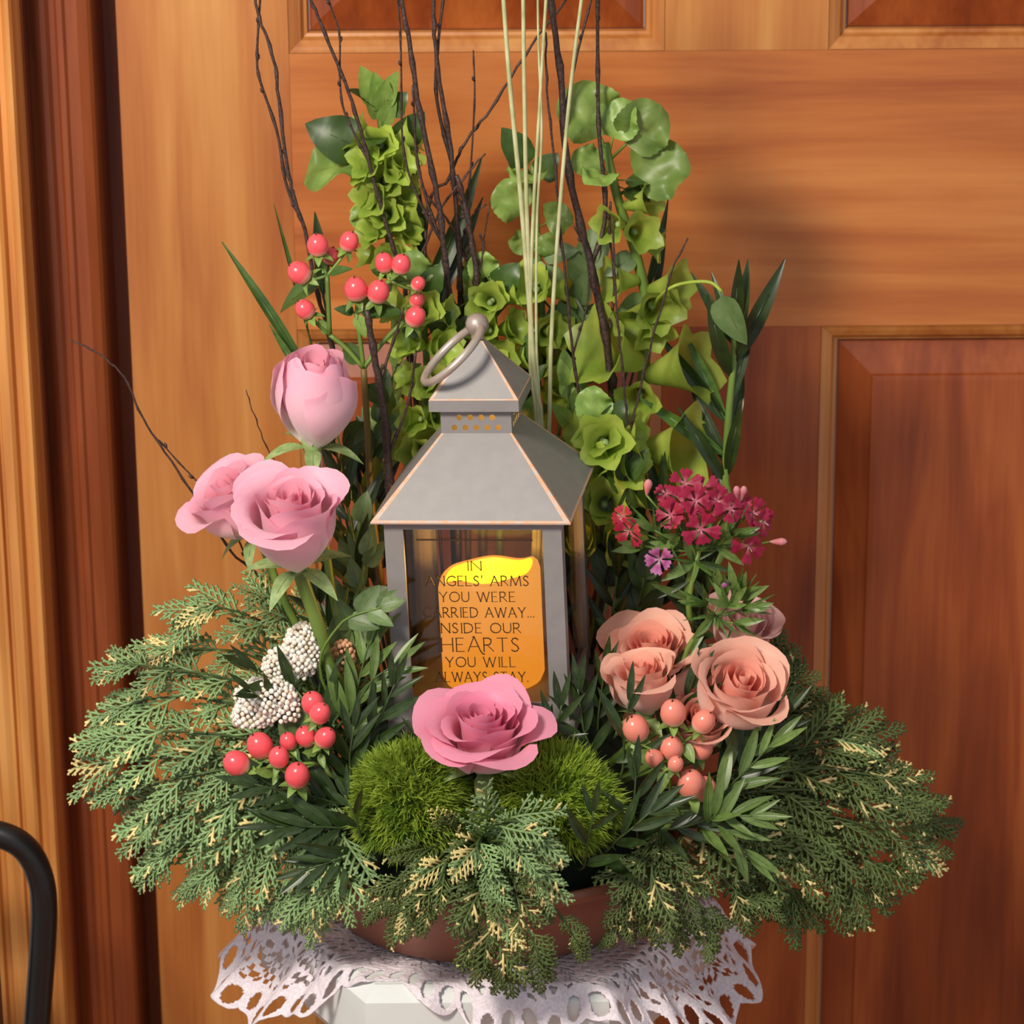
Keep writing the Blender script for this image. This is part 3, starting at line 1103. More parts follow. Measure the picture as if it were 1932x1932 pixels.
twig('straight birch twig beside the stout one, forked near its top', [(872, 650), (868, 540), (862, 400), (846, 250), (823, 110), (818, 0), (812, -120)], 0.105, 12,
     [([(842, 300), (822, 190), (824, 110), (836, 0), (846, -90)], 7), ([(848, 420), (880, 380), (895, 200), (893, 95)], 5), ([(862, 470), (900, 500), (925, 380)], 4)])
twig('thin birch twig slanting across behind the pale reeds', [(800, 500), (850, 330), (880, 265), (930, 200), (1000, 90), (1075, -10), (1120, -80)], 0.115, 7)
twig('crooked short birch twig with pale cut ends beside the lantern knob', [(905, 640), (902, 560), (895, 490), (880, 400), (862, 330)], 0.10, 16, [([(880, 420), (868, 380), (850, 345)], 5), ([(898, 520), (912, 470), (905, 440)], 6)])
twig('short thin birch twig slanting up right among the dark blades', [(765, 620), (790, 500), (830, 400), (880, 330), (915, 290)], 0.10, 6)
twig('short thin birch twig slanting up left behind the stout one', [(905, 650), (895, 540), (860, 440), (815, 380), (795, 350)], 0.112, 6, [([(872, 460), (890, 410), (918, 385)], 4)])
twig('thick reddish birch twig right of the reeds', [(1168, 950), (1162, 800), (1150, 690), (1128, 560), (1095, 420), (1068, 290), (1058, 150), (1040, 0), (1020, -120)], 0.09, 19,
     [([(1110, 490), (1140, 400), (1130, 250), (1128, 140), (1128, 0), (1134, -90)], 9), ([(1066, 290), (1064, 230), (1080, 140), (1110, 20), (1126, -40)], 6), ([(1150, 650), (1160, 540), (1150, 440), (1152, 380)], 6)])
twig('slim birch twig between the reeds and the thick reddish twig', [(1100, 860), (1098, 790), (1080, 650), (1062, 480), (1046, 300), (1033, 180), (1030, 60)], 0.075, 7, [([(1082, 660), (1110, 560), (1105, 480), (1080, 420)], 4)])
twig('fine birch twig reaching up right past the crimson cluster', [(1180, 900), (1195, 790), (1228, 650), (1265, 520), (1298, 450)], 0.06, 6)
twig('slim birch twig hanging beside the green bells', [(1185, 880), (1182, 780), (1168, 640), (1160, 520), (1156, 410)], 0.055, 6)
twig('dark stout birch stem left of the lantern roof', [(745, 1050), (735, 900), (722, 760), (702, 650), (692, 585)], 0.03, 20, [([(712, 720), (740, 650), (762, 580)], 6), ([(732, 860), (770, 760), (785, 660)], 6)])
twig('long thin bare twig arching left beside the pink roses', [(620, 1330), (560, 1210), (490, 1090), (440, 1045), (385, 960), (330, 880), (270, 790), (240, 720), (192, 672), (137, 642)], 0.02, 6,
     [([(470, 1070), (448, 1015), (400, 940), (335, 870), (300, 830)], 4), ([(500, 1105), (512, 1060), (490, 1000), (470, 960)], 3.5)], group=None)
twig('hair thin twig curving beside the upper pink rose', [(600, 1000), (560, 920), (512, 860), (482, 790), (465, 735)], 0.045, 3.5, group=None)

# ---- pale reeds
for pxs, w_, lb in (([(1022, 860), (1008, 700), (985, 400), (962, 160), (950, 0), (943, -120)], 11, 'pale reed leaning left past the lantern cap'),
                    ([(1016, 850), (1004, 650), (994, 400), (989, 160), (987, 0), (984, -120)], 10, 'pale upright reed in the middle of the bunch'),
                    ([(1012, 850), (1000, 680), (1004, 450), (1018, 200), (1030, 0), (1038, -120)], 8, 'pale reed crossing the bunch to the right'),
                    ([(1034, 860), (1040, 640), (1054, 420), (1075, 180), (1097, 0), (1112, -120)], 9, 'pale reed fanning out furthest right of the bunch'),
                    ([(1018, 850), (1012, 650), (1013, 420), (1022, 250), (1016, 90), (1014, -60)], 6, 'thinnest greenish reed of the bunch')):
    pts = PX([(x, y, 0.072) for x, y in pxs])
    pts = [foot(pts[0])] + pts
    t = thing('dried_reed', pts[0], lb, 'reed', 'pale reeds behind the lantern')
    b = MB()
    b.tube(spline(pts, 26), lin(w_ / 5800, w_ / 8200, 26), 8)
    b.build('stalk', 'straw', t, origin=t.location)


# ---- bells of Ireland
def bell_mesh(k):
    b = MB()
    n, rows = 20, [(0.10, 0.0), (0.16, 0.10), (0.22, 0.30), (0.30, 0.55), (0.40, 0.78), (0.52, 0.93), (0.62, 1.0)]
    for j, (r, z) in enumerate(rows):
        for i in range(n):
            q = 2 * math.pi * i / n
            lob = 1 + (0.16 * math.cos(5 * q + k) + 0.08 * math.sin(2 * q + k)) * (j / 6) ** 2
            b.v.append(Vector((r * lob * math.cos(q), z + 0.06 * math.cos(5 * q + k) * (j / 6) ** 3, r * lob * math.sin(q))))
    for j in range(len(rows) - 1):
        for i in range(n):
            i2 = (i + 1) % n
            b.f.append((j * n + i, j * n + i2, (j + 1) * n + i2, (j + 1) * n + i))
            b.mi.append(0)
    b.f.append(tuple(range(n - 1, -1, -1)))
    b.mi.append(0)
    return b.mesh('bell_calyx', 'bell')


BELLS = [bell_mesh(k) for k in range(4)]


def bells(label, pxs, Y, r, bl, leaves, whorl=(), size=0.02):
    pts = PX([(x, y, Y) for x, y in pxs])
    pts = [foot(pts[0])] + pts
    t = thing('bell_flower_stem', pts[0], label, 'green flower', 'stems of green bell flowers')
    n = len(pts) * 5
    path = spline(pts, n)
    b = MB()
    b.tube(path, lin(r, r * 0.6, n), 8)
    b.build('stem', 'stem', t, origin=t.location)
    for (x, y, dx, dy, dz, s) in bl:
        p = min(path, key=lambda q: (q - P(x, y, Y)).length)
        d = Vector((dx, dy, dz)).normalized()
        o = link('bell', random.choice(BELLS), t, frame(p - t.location + d * r * 0.6, d, (0, 0, 1), size * s))
        seed = MB()
        seed.ball((0, 0.3, 0), 0.11, 8, 5)
        link('seed', seed.mesh('seed', 'sepal'), o)
    for (kind, a, c, nr) in leaves:
        leaf_px(t, kind, P(a[0], a[1], Y + (a[2] if len(a) > 2 else 0)), P(c[0], c[1], Y + (c[2] if len(c) > 2 else -0.01)), nr)
    return t


def whorls(ys, x_of, s=1.0, k=4):
    out = []
    for i, y in enumerate(ys):
        for j in range(k):
            a = 2 * math.pi * (j + 0.5 * (i % 2)) / k + U(-.3, .3)
            out.append((x_of(y), y, math.cos(a), -abs(math.sin(a)) * 0.9 - 0.1, U(0.15, 0.6), s * U(0.85, 1.1)))
    return out


bells('yellow green bell flower stem rising above the coral berries', [(755, 760), (745, 600), (735, 470), (725, 300), (718, 230), (714, 185)], 0.12, 0.0034,
      whorls((275, 315, 350, 390, 425, 455, 500), lambda y: 718 + (y - 230) * 0.09, 1.0),
      [('oval_lt', (716, 205), (680, 124), (0.2, -1, 0.2)), ('oval_lt', (720, 215), (706, 135), (0.5, -1, 0)), ('oval_lt', (724, 205), (750, 134), (-0.6, -1, 0.3)), ('oval', (714, 205), (664, 158), (0, -0.5, 1)), ('oval_lt', (722, 215), (728, 150, -0.012), (0.2, -1, 0.6)), ('oval_lt', (716, 225), (690, 185, -0.01), (0.2, -1, 0.6)), ('bell_dk', (724, 225), (766, 175), (0, -1, .4)),
       ('oval_lt', (718, 240), (746, 185), (0, -1, 0.3)), ('bell_dk', (712, 300), (580, 228), (0.4, -1, 0.2)), ('bell', (710, 305), (566, 322), (0, -0.4, 1)), ('bell_dk', (722, 265), (790, 275), (0, -0.5, 1)),
       ('bell_dk', (720, 262), (700, 262, -0.03), (0, -0.3, 1)), ('bell_dk', (735, 290), (800, 215), (0.2, -1, 0.2)), ('bell', (720, 430), (668, 400), (0, -1, 0.4)), ('bell', (735, 430), (765, 380), (0.3, -1, 0.4))])
bells('tallest bell flower stem with round veined leaves, right of the reeds', [(1190, 960), (1200, 830), (1214, 700), (1222, 590), (1200, 480), (1170, 390), (1150, 310), (1142, 270)], 0.105, 0.0046,
      [(1165, 400, 1, -0.5, 0.3, 1.1), (1172, 420, -0.6, -0.8, 0.1, 1.0), (1180, 435, 0.4, -1, 0.2, 1.1), (1190, 455, 1, -0.2, -.2, 0.9), (1205, 520, -0.9, -0.5, 0.1, 1.2), (1215, 540, 0.9, -0.6, 0.3, 1.35), (1222, 560, 0.3, -1, 0.0, 1.3), (1222, 565, -0.5, -0.9, -.5, 1.2),
       (1222, 590, 0.2, -1, -0.5, 1.1), (1212, 700, -0.8, -0.6, 0.5, 2.2), (1210, 715, 0.9, -0.5, 0.35, 2.1), (1208, 730, -0.2, -1, -0.1, 1.3), (1200, 850, 0.8, -0.6, 0.2, 2.2), (1195, 880, -0.8, -0.6, 0.1, 2.1), (1192, 900, 0.2, -1, 0.3, 1.5)],
      [('bell', (1150, 300), (1092, 160), (0.4, -1, 0)), ('bell', (1150, 290), (1170, 190), (-0.2, -1, 0.2)), ('bell', (1152, 300), (1250, 205), (-0.2, -1, -0.3)), ('bell', (1165, 370), (1292, 285), (-0.1, -1, 0.5)), ('bell_dk', (1160, 340), (1240, 340), (0, -0.4, 1)),
       ('bell', (1155, 330), (1085, 290), (0, -0.8, .6)), ('bell_dk', (1160, 350), (1230, 375), (0, -0.4, 1)), ('bell', (1150, 330), (1120, 330, -0.03), (0, -.4, 1)), ('grey', (1222, 560), (1160, 600), (0, -1, .3)), ('grey', (1200, 480), (1140, 520), (0, -1, .3))])
bells('shorter bell flower stem with broad leaves behind the reeds', [(1030, 800), (1025, 660), (1018, 520), (1010, 400), (1005, 310)], 0.125, 0.0034,
      whorls((560, 620, 690, 740), lambda y: 1018 + (y - 520) * 0.04, 1.1, 3),
      [('bell_dk', (1005, 340), (955, 240), (0, -0.7, .7)), ('bell', (1008, 420), (942, 350), (0.3, -1, 0.2)), ('bell', (1010, 440), (965, 470), (0.3, -1, 0)), ('bell', (1010, 430), (1040, 480), (-0.2, -1, 0.2)), ('bell_dk', (1008, 350), (1050, 290), (0, -1, .5)),
       ('bell', (1012, 430), (1075, 400), (-.2, -1, .2)), ('grey', (1015, 480), (985, 560), (0, -1, 0)), ('grey', (1018, 500), (1075, 560), (0, -1, .2)), ('grey', (1018, 480), (1090, 470), (0, -1, .4)), ('bell_dk', (1020, 560), (1090, 640), (0, -1, .2)), ('bell', (1005, 330), (985, 330, -.03), (0, -.5, 1))])
bells('bell flower stem half hidden left of the lantern ring', [(790, 960), (800, 840), (806, 720), (800, 620), (790, 540)], 0.075, 0.0032,
      whorls((600, 660, 720, 790, 850), lambda y: 800, 1.0, 4), [('bell', (800, 620), (740, 640), (0, -1, .3)), ('bell_dk', (800, 640), (850, 590), (0, -1, .3)), ('bell', (795, 560), (770, 480), (0, -1, .3)), ('bell_dk', (795, 570), (830, 500), (0, -1, .3))])
bells('low bell flower stem between the lantern and the crimson cluster', [(1130, 1150), (1135, 1040), (1140, 950), (1142, 870), (1138, 800)], 0.07, 0.0032,
      whorls((840, 890, 950, 1010), lambda y: 1140, 1.25, 4), [('bell', (1138, 810), (1110, 740), (0, -1, .3)), ('bell_dk', (1138, 820), (1180, 760), (0, -1, .3))])
bells('bell flower stem standing behind the lantern roof', [(945, 820), (940, 740), (935, 650), (930, 570), (925, 520)], 0.11, 0.003,
      whorls((570, 620, 680), lambda y: 935, 1.0, 4), [('bell', (928, 540), (900, 480), (0, -1, .3)), ('bell_dk', (928, 560), (975, 500), (0, -1, .3)), ('bell_dk', (930, 580), (880, 560), (0, -1, .3))])

# ---- long leaved stem at the right
Y = 0.09
t0_ = P(1360, 1050, Y)
t = thing('long_leaf_stem', foot(t0_), 'tall green stem with long narrow leaves against the door, right of the bells', 'greenery')
path = spline([foot(t0_), t0_, P(1368, 900, Y), P(1375, 780, Y), P(1384, 680, Y), P(1384, 600, Y)], 24)
b = MB()
b.tube(path, lin(0.0034, 0.002, 24), 8)
b.build('stem', 'stem', t, origin=t.location)
for a, c, k, w_ in (((1382, 650), (1305, 512), 'blade', 1.3), ((1382, 640), (1344, 510), 'blade', 1.2), ((1384, 640), (1396, 492), 'blade', 1.5), ((1386, 650), (1416, 503), 'blade', 1.4), ((1388, 680), (1480, 503), 'blade', 1.4), ((1386, 660), (1440, 560), 'blade', 1.3),
                    ((1378, 710), (1330, 578), 'blade', 1.5), ((1374, 800), (1240, 630), 'blade', 1.2), ((1370, 860), (1205, 748), 'grass', 2.0), ((1372, 800), (1290, 628), 'grass', 1.9), ((1378, 830), (1408, 690), 'blade', 1.4), ((1372, 880), (1300, 720), 'blade', 1.2),
                    ((1376, 760), (1420, 620), 'blade', 1.3), ((1368, 910), (1290, 780), 'blade', 1.2), ((1372, 900), (1396, 760), 'blade', 1.3), ((1366, 930), (1330, 830), 'blade', 1.3)):
    leaf_px(t, k, P(a[0], a[1], Y), P(c[0], c[1], Y + U(-0.03, 0.02)), (U(-.3, .3), -1, 0.3), w_)
b = MB()
pp = PX([(1262, 545, 0.06), (1300, 533, 0.06), (1340, 533, 0.06), (1362, 550, 0.058)])
t2 = thing('drooping_leaf', foot(P(1240, 640, 0.07)), 'single green leaf drooping from a pale arched stalk, right of the bells', 'leaf')
b.tube(spline([foot(P(1240, 640, 0.07)), P(1212, 800, 0.108), P(1222, 650, 0.106), P(1232, 580, 0.095)] + pp, 30), lin(0.0010, 0.0012, 30), 7)
b.build('stalk', 'bell', t2, origin=t2.location)
leaf_px(t2, 'grey', pp[-1], P(1398, 660, 0.05), (-1, -0.7, 0.4), 1.2)

# ---- single blades of grass
for i, (a, c, Y, w_, k, lb) in enumerate((((590, 720), (424, 448), 0.05, 1.0, 'grass', 'long grass blade pointing left from below the coral berries'),
                                          ((585, 640), (512, 380), 0.11, 0.55, 'grass', 'hair thin grass blade left of the coral berries'),
                                          ((575, 720), (508, 612), 0.04, 1.7, 'grass', 'short grass blade left of the upper pink rose'),
                                          ((610, 560), (599, 398), 0.09, 1.6, 'blade', 'short dark blade standing up behind the coral berries'),
                                          ((770, 620), (938, 305), 0.11, 0.9, 'blade', 'long dark blade leaning right behind the twigs'),
                                          ((775, 640), (935, 380), 0.115, 0.9, 'blade', 'lower dark blade leaning right behind the twigs'),
                                          ((795, 560), (784, 300), 0.12, 0.9, 'blade', 'upright dark blade beside the yellow green bells'),
                                          ((1215, 560), (1270, 372), 0.14, 0.8, 'blade', 'dark blade leaning right behind the green bells'),
                                          ((1225, 580), (1272, 418), 0.14, 0.8, 'blade', 'shorter dark blade leaning right behind the green bells'))):
    p0 = P(a[0], a[1], Y)
    f_ = foot(p0)
    t = thing('grass_blade', f_, lb, 'grass blade')
    b = MB()
    b.tube(spline([f_, f_.lerp(p0, 0.5) + Vector((0, 0, 0.01)), p0], 10), 0.0009, 6)
    b.build('stem', 'stem_dark', t, origin=t.location)
    leaf_px(t, k, p0, P(c[0], c[1], Y), (0.4, -1, 0.2), w_)


# ================================================================ roses
def petal(R, H, W_, th, flare, curl, phase, belly=0.5, tipw=0.2, ruf=0.04, nu=10, nv=10, lean=0.06):
    """one petal in the rose's own frame (axis +Z): cupped, overlapping its neighbour, rim rolled outward"""
    b = MB()
    b.uv = []
    for j in range(nv + 1):
        v = j / nv
        for i in range(nu + 1):
            u = -1 + 2 * i / nu
            ve = v * (1 - tipw * abs(u) ** 2.4 - 0.03 * math.sin(5 * u + phase) * v)
            wv = 0.30 + 0.70 * math.sin(min(1, ve * 1.35) * math.pi / 2)
            r = R * (0.22 + 0.78 * math.sin(min(1.0, ve / max(belly, .05)) * math.pi / 2) ** 0.9)
            if ve > belly:
                k = (ve - belly) / (1 - belly)
                r += R * flare * k ** 1.7
            z = H * ve
            k = max(0, (ve - 0.72) / 0.28)
            c = curl * k * k * (1 + 0.5 * math.sin(2.3 * u + phase))
            r += c * 0.9
            z -= c * 0.75
            r += R * lean * u + R * 0.10 * max(0, abs(u) - 0.6) * max(flare, 0) * v
            r += R * ruf * math.sin(4.2 * u + phase) * ve ** 2
            z += H * ruf * 0.7 * math.sin(3.1 * u + phase * 1.7) * ve ** 3
            q = th + u * W_ * wv
            b.v.append(Vector((r * math.cos(q), r * math.sin(q), z)))
            b.uv.append(((u + 1) / 2, v))
    n = nu + 1
    for j in range(nv):
        for i in range(nu):
            b.f.append((j * n + i, j * n + i + 1, (j + 1) * n + i + 1, (j + 1) * n + i))
            b.mi.append(0)
    return b


def rose(label, base, axis, R, H, op, mats, stem_pts, group, seed=0, sep=True, layers=None, stem='stem', sr=0.0028, roll=0.0, leaves=()):
    """op: 0 bud .. 1 fully open"""
    random.seed(seed * 13 + 5)
    base = Vector(base)
    sp = [base] + [Vector(p) for p in stem_pts]
    end = foot(sp[-1])
    sp.append(end)
    t = thing('rose', end, label, 'rose', group)
    b = MB()
    b.tube(spline(sp, 16), sr, 8)
    st = b.build('stem', stem, t, origin=end)
    A = Vector(axis).normalized()
    q = Vector((0, 0, 1)).rotation_difference(A)
    ml = Matrix.Translation(base - end) @ q.to_matrix().to_4x4() @ Matrix.Rotation(roll, 4, 'Z')
    # from the heart outward: count, radius, height, flare, rim roll, half width
    lay = layers or [(2, 0.12, 0.94, 0.0, 0.0, 2.2, 0), (3, 0.22, 0.97, 0.05, 0.0, 1.6, 0), (3, 0.36, 1.0, 0.05 + 0.1 * op, 0.02, 1.35, 0), (4, 0.52, 1.0, 0.08 + 0.25 * op, 0.04, 1.1, 0),
                     (5, 0.70, 1.0 - 0.03 * op, 0.08 + 0.45 * op, 0.07, 0.95, 1), (5, 0.86, 0.97 - 0.10 * op, 0.05 + 0.62 * op, 0.10, 0.9, 1), (5, 1.0, 0.92 - 0.2 * op, 0.05 + 0.8 * op, 0.12, 0.85, 1)]
    ph = U(0, 6)
    for n, rr, hh, fl_, cu, ww, mi in lay:
        for k in range(n):
            th = ph + 2 * math.pi * k / n + U(-.12, .12)
            p = petal(R * rr, H * hh * U(0.95, 1.03), ww * U(0.92, 1.08), th, fl_ * U(0.7, 1.3), H * cu * U(0.5, 1.4), U(0, 6), belly=0.62 - 0.2 * op * mi, tipw=(0.14 + 0.1 * RND()) if mi else 0.05, ruf=0.05 if mi else 0.02)
            o = p.build('petal', mats[mi], t)
            o.matrix_local = ml
        ph += 0.62
    cup = MB()
    cup.lathe([(0.0005, -0.012), (0.0036, -0.010), (0.006, -0.004), (0.0075, 0.002), (0.007, 0.006), (0.0005, 0.008)], 14)
    cup.build('receptacle', 'sepal', t).matrix_local = ml
    if sep:
        for k in range(5):
            a = 2 * math.pi * k / 5 + 0.4
            d = ml.to_3x3() @ Vector((math.cos(a), math.sin(a), 0.4))
            nn = ml.to_3x3() @ Vector((0, 0, 1))
            link('sepal', random.choice(LF['sepal']), t, frame(ml @ Vector((0.005 * math.cos(a), 0.005 * math.sin(a), -0.002)), d, nn, R * 1.2))
    for kind, a, c, nr in leaves:
        leaf_px(t, kind, P(*a), P(*c), nr)
    return t


PK, RS, PE, PL = ('petal_pink_in', 'petal_pink'), ('petal_rose_in', 'petal_rose'), ('petal_peach_in', 'petal_peach'), ('petal_pale', 'petal_pale')
BUD = [(2, 0.14, 0.93, 0.0, 0, 2.3, 0), (2, 0.28, 0.95, -0.1, 0, 2.2, 0), (3, 0.46, 0.97, -0.2, 0.0, 1.8, 0), (3, 0.68, 1.0, -0.30, 0.015, 1.35, 1), (3, 0.86, 1.0, -0.33, 0.03, 1.25, 1), (3, 1.0, 0.99, -0.28, 0.05, 1.15, 1), (2, 1.08, 0.90, -0.2, 0.06, 1.05, 1)]
CUP = [(2, 0.14, 0.95, 0.0, 0, 2.4, 0), (2, 0.27, 0.97, 0.05, 0.01, 2.3, 0), (3, 0.46, 0.97, 0.08, 0.04, 1.7, 0), (3, 0.72, 0.97, 0.02, 0.07, 1.45, 1), (4, 0.95, 1.0, 0.08, 0.11, 1.1, 1), (3, 1.08, 0.96, 0.15, 0.13, 1.0, 1)]
OPEN2 = [(2, 0.10, 0.90, 0.0, 0, 2.4, 0), (2, 0.18, 0.94, 0.1, 0, 2.2, 0), (3, 0.28, 0.98, 0.15, 0.01, 1.8, 0), (3, 0.40, 1.0, 0.2, 0.02, 1.6, 0), (3, 0.52, 1.0, 0.22, 0.05, 1.5, 0), (4, 0.66, 0.98, 0.32, 0.09, 1.15, 1), (4, 0.78, 0.94, 0.52, 0.13, 1.0, 1), (5, 0.90, 0.86, 0.72, 0.16, 0.82, 1)]
OPEN = [(2, 0.10, 0.86, 0.0, 0, 2.0, 0), (3, 0.18, 0.90, 0.1, 0, 1.7, 0), (3, 0.28, 0.94, 0.15, 0.01, 1.5, 0), (4, 0.38, 0.98, 0.25, 0.02, 1.25, 0), (4, 0.50, 1.0, 0.30, 0.04, 1.15, 0), (4, 0.62, 0.98, 0.45, 0.08, 1.0, 1), (4, 0.74, 0.92, 0.80, 0.14, 0.85, 1), (4, 0.80, 0.80, 1.15, 0.18, 0.75, 1)]
GL_, GR_ = 'pink roses left of the lantern', 'peach roses right of the lantern'
rose('tall half closed pink rose bud, highest of the roses', P(590, 838, -0.01), (0.06, -0.22, 1), 0.0245, 0.064, 0, PK, PX([(585, 870, -0.01), (610, 1000, 0.0), (640, 1180, 0.0)]), GL_, 1, layers=BUD, roll=0.6)
rose('large cupped pink rose on a thick green stem', P(562, 1066, -0.05), (-0.06, -0.40, 1), 0.0265, 0.064, 0.2, PK, PX([(570, 1095, -0.05), (600, 1180, -0.048), (628, 1270, -0.045)]), GL_, 2, layers=CUP, sr=0.0046, roll=1.3)
rose('pink rose tilted left behind the large cupped one', P(486, 996, 0.0), (-0.62, -0.35, 1), 0.0245, 0.046, 0.3, PK, PX([(500, 1040, 0.0), (560, 1180, 0.0)]), GL_, 3, layers=CUP, roll=0.2)
rose('wide open rose pink flower in front of the lantern glass', P(914, 1446, -0.108), (-0.02, -0.30, 1), 0.0262, 0.046, 1, RS, PX([(925, 1460, -0.10)]), None, 4, layers=OPEN2, roll=0.5)
rose('ruffled peach rose nearest the lantern, behind the others', P(1238, 1285, 0.0), (-0.12, -0.42, 1), 0.0225, 0.040, 0.8, PE, PX([(1230, 1330, 0.0)]), GR_, 5, layers=OPEN2, roll=0.1)
rose('narrow peach rose crossed by an upright dark leaf', P(1216, 1345, -0.055), (-0.10, -0.16, 1), 0.0185, 0.039, 0.1, PE, PX([(1215, 1380, -0.05)]), GR_, 6, layers=CUP, roll=0.9)
rose('full peach rose facing right, with a coral heart', P(1372, 1348, -0.055), (0.28, -0.58, 1), 0.0245, 0.045, 0.5, PE, PX([(1360, 1390, -0.05)]), GR_, 7, layers=CUP, roll=2.0)
rose('small peach rose half hidden under the salmon berries', P(1318, 1385, -0.06), (-0.05, -0.6, 0.8), 0.0175, 0.030, 0.6, PE, PX([(1310, 1420, -0.05)]), GR_, 8, layers=CUP, roll=0.4)
rose('pale pink rose behind the spiky green buds', P(1385, 1225, 0.01), (0.22, -0.4, 1), 0.0195, 0.034, 0.3, PL, PX([(1370, 1290, 0.01)]), GR_, 9, layers=CUP, roll=0.4)
random.seed(21)
# rose foliage left of the lantern
for (x, y), (x2, y2), Y, lb in (((655, 1220), (690, 1050), -0.02, 'grey green rose leaf spray beside the left lantern post'), ((640, 1200), (680, 985), 0.02, 'rose leaf spray rising behind the cupped pink rose')):
    sprig('rose_leaf_spray', lb, 'greenery', [P(x, y + 60, Y), P(x, y, Y), P(x2, y2, Y)], 'grey', 7, 0.034, spread=0.9, stem='stem', r=0.0016)
sprig('rose_leaf_spray', 'rose leaf spray reaching right across the left lantern post', 'greenery', [P(610, 1290, -0.05), P(640, 1180, -0.06), P(720, 1145, -0.066)], 'grey', 4, 0.026, spread=0.8, stem='stem', r=0.0013, t0=0.55)

# ================================================================ berries
def berry_meshes(mat):
    b = MB()
    b.lathe([(0.02, 0.0), (0.42, 0.04), (0.74, 0.25), (0.93, 0.62), (0.98, 1.0), (0.90, 1.42), (0.68, 1.80), (0.38, 2.02), (0.12, 2.10), (0.02, 2.11)], 16)
    return b.mesh('berry_body', mat)


BERRY = {k: berry_meshes(k) for k in ('berry', 'berry_pale')}
bt = MB()
bt.tube([(0, 0, 2.05), (0.03, 0.02, 2.25), (0.1, 0.0, 2.36)], [0.09, 0.06, 0.02], 5)
BTIP = bt.mesh('berry_tip', 'berry_tip')


def berries(label, mat, hub, nodes, items, Y, stem='stem', leaves=(), sr=0.0016):
    """hub: pixels of the main stem from the foam up; nodes: branching spots; items: (x, y, r px, node, tilt x, tilt z, dY)"""
    pts = [P(x, y, Y) for x, y in hub]
    f_ = foot(pts[0])
    t = thing('berry_sprig', f_, label, 'berries', 'sprigs of round berries')
    b = MB()
    b.tube(spline([f_] + pts, 18), lin(sr * 1.25, sr, 18), 8)
    b.build('stem', stem, t, origin=f_)
    nd = [P(x, y, Y + dy) for x, y, dy, _ in nodes]
    for k, (x, y, dy, par) in enumerate(nodes):
        src = pts[-1] if par < 0 else nd[par]
        b = MB()
        b.tube(spline([src, src.lerp(nd[k], 0.5) + Vector((0, 0, 0.002)), nd[k]], 8), sr * 0.75, 6)
        b.build('branch', 'stem', t, origin=f_)
    for (x, y, r, n, tx, tz, dy) in items:
        R_b = r / 2900
        c = P(x, y, Y + dy)
        d = Vector((tx, -0.35, tz)).normalized()
        b0 = c - d * R_b * 1.05
        m4 = frame(b0 - f_, d, (0, -1, 0.3), R_b)
        m4 = m4 @ Matrix.Rotation(-math.pi / 2, 4, 'X')     # +Z along d
        o = link('berry', BERRY[mat], t, m4)
        link('tip', BTIP, o)
        for k in range(5):
            a = 2 * math.pi * k / 5 + x
            link('calyx_leaf', random.choice(LF['bract']), o, frame((0.1 * math.cos(a), 0.1 * math.sin(a), 0.02), (math.cos(a), math.sin(a), U(-.5, 0.25)), (0, 0, 1), U(1.15, 1.5)))
        b = MB()
        b.tube(spline([nd[n], nd[n].lerp(b0, 0.6) + Vector((0, 0, -0.001)), b0], 7), sr * 0.55, 6)
        b.build('berry_stalk', 'stem', t, origin=f_)
    for kind, a, c, nr in leaves:
        leaf_px(t, kind, P(a[0], a[1], Y + a[2]), P(c[0], c[1], Y + c[2]), nr)
    return t


berries('upper sprig of coral berries above the tall pink bud', 'berry', [(706, 1000), (694, 820), (686, 695)], [(617, 520, 0.0, 3), (672, 590, 0.0, -1), (755, 612, 0.0, -1), (622, 632, 0.0, -1), (736, 530, 0.0, 1)],
        [(599, 462, 21, 0, -0.1, 1, 0), (624, 482, 17, 0, 0.3, 1, 0.012), (659, 455, 19, 0, 0.35, 1, 0.005), (564, 514, 22, 0, -0.8, 0.7, -0.004), (671, 545, 23, 1, -0.1, 1, -0.006), (714, 550, 22, 1, 0.25, 1, -0.006), (725, 495, 19, 4, -0.2, 1, 0.0),
         (757, 498, 19, 4, 0.25, 1, -0.003), (789, 535, 14, 4, 0.7, 1, 0.0), (787, 566, 15, 2, 0.5, 1, 0.012), (784, 597, 20, 2, 0.5, 1, -0.008), (575, 583, 19, 3, -0.7, 1, -0.003)], 0.045, 'stem_brown',
        [('oval', (618, 530, 0.01), (505, 572, 0.02), (0.3, -0.6, 1)), ('oval', (618, 520, 0.0), (662, 500, -0.005), (0, -0.6, 1)), ('oval', (672, 590, 0), (632, 580, -0.006), (0, -1, .6)), ('oval', (672, 592, 0), (765, 585, -0.004), (0, -0.6, 1)),
         ('oval', (755, 612, 0), (795, 640, 0), (0, -1, .3)), ('oval', (736, 530, 0), (700, 490, 0.02), (0, -0.5, 1)), ('oval', (736, 535, 0), (790, 520, 0.015), (0, -.5, 1)), ('oval', (686, 690, 0), (640, 640, .02), (0, -1, .2)), ('oval_lt', (622, 632, 0), (600, 600, 0), (0, -1, .5)),
         ('oval_lt', (672, 590, 0), (690, 640, -.005), (0, -1, .2)), ('oval', (688, 720, 0), (740, 770, .01), (0, -1, .2)), ('oval', (692, 790, 0), (640, 850, .01), (0, -1, .2))], sr=0.0021)
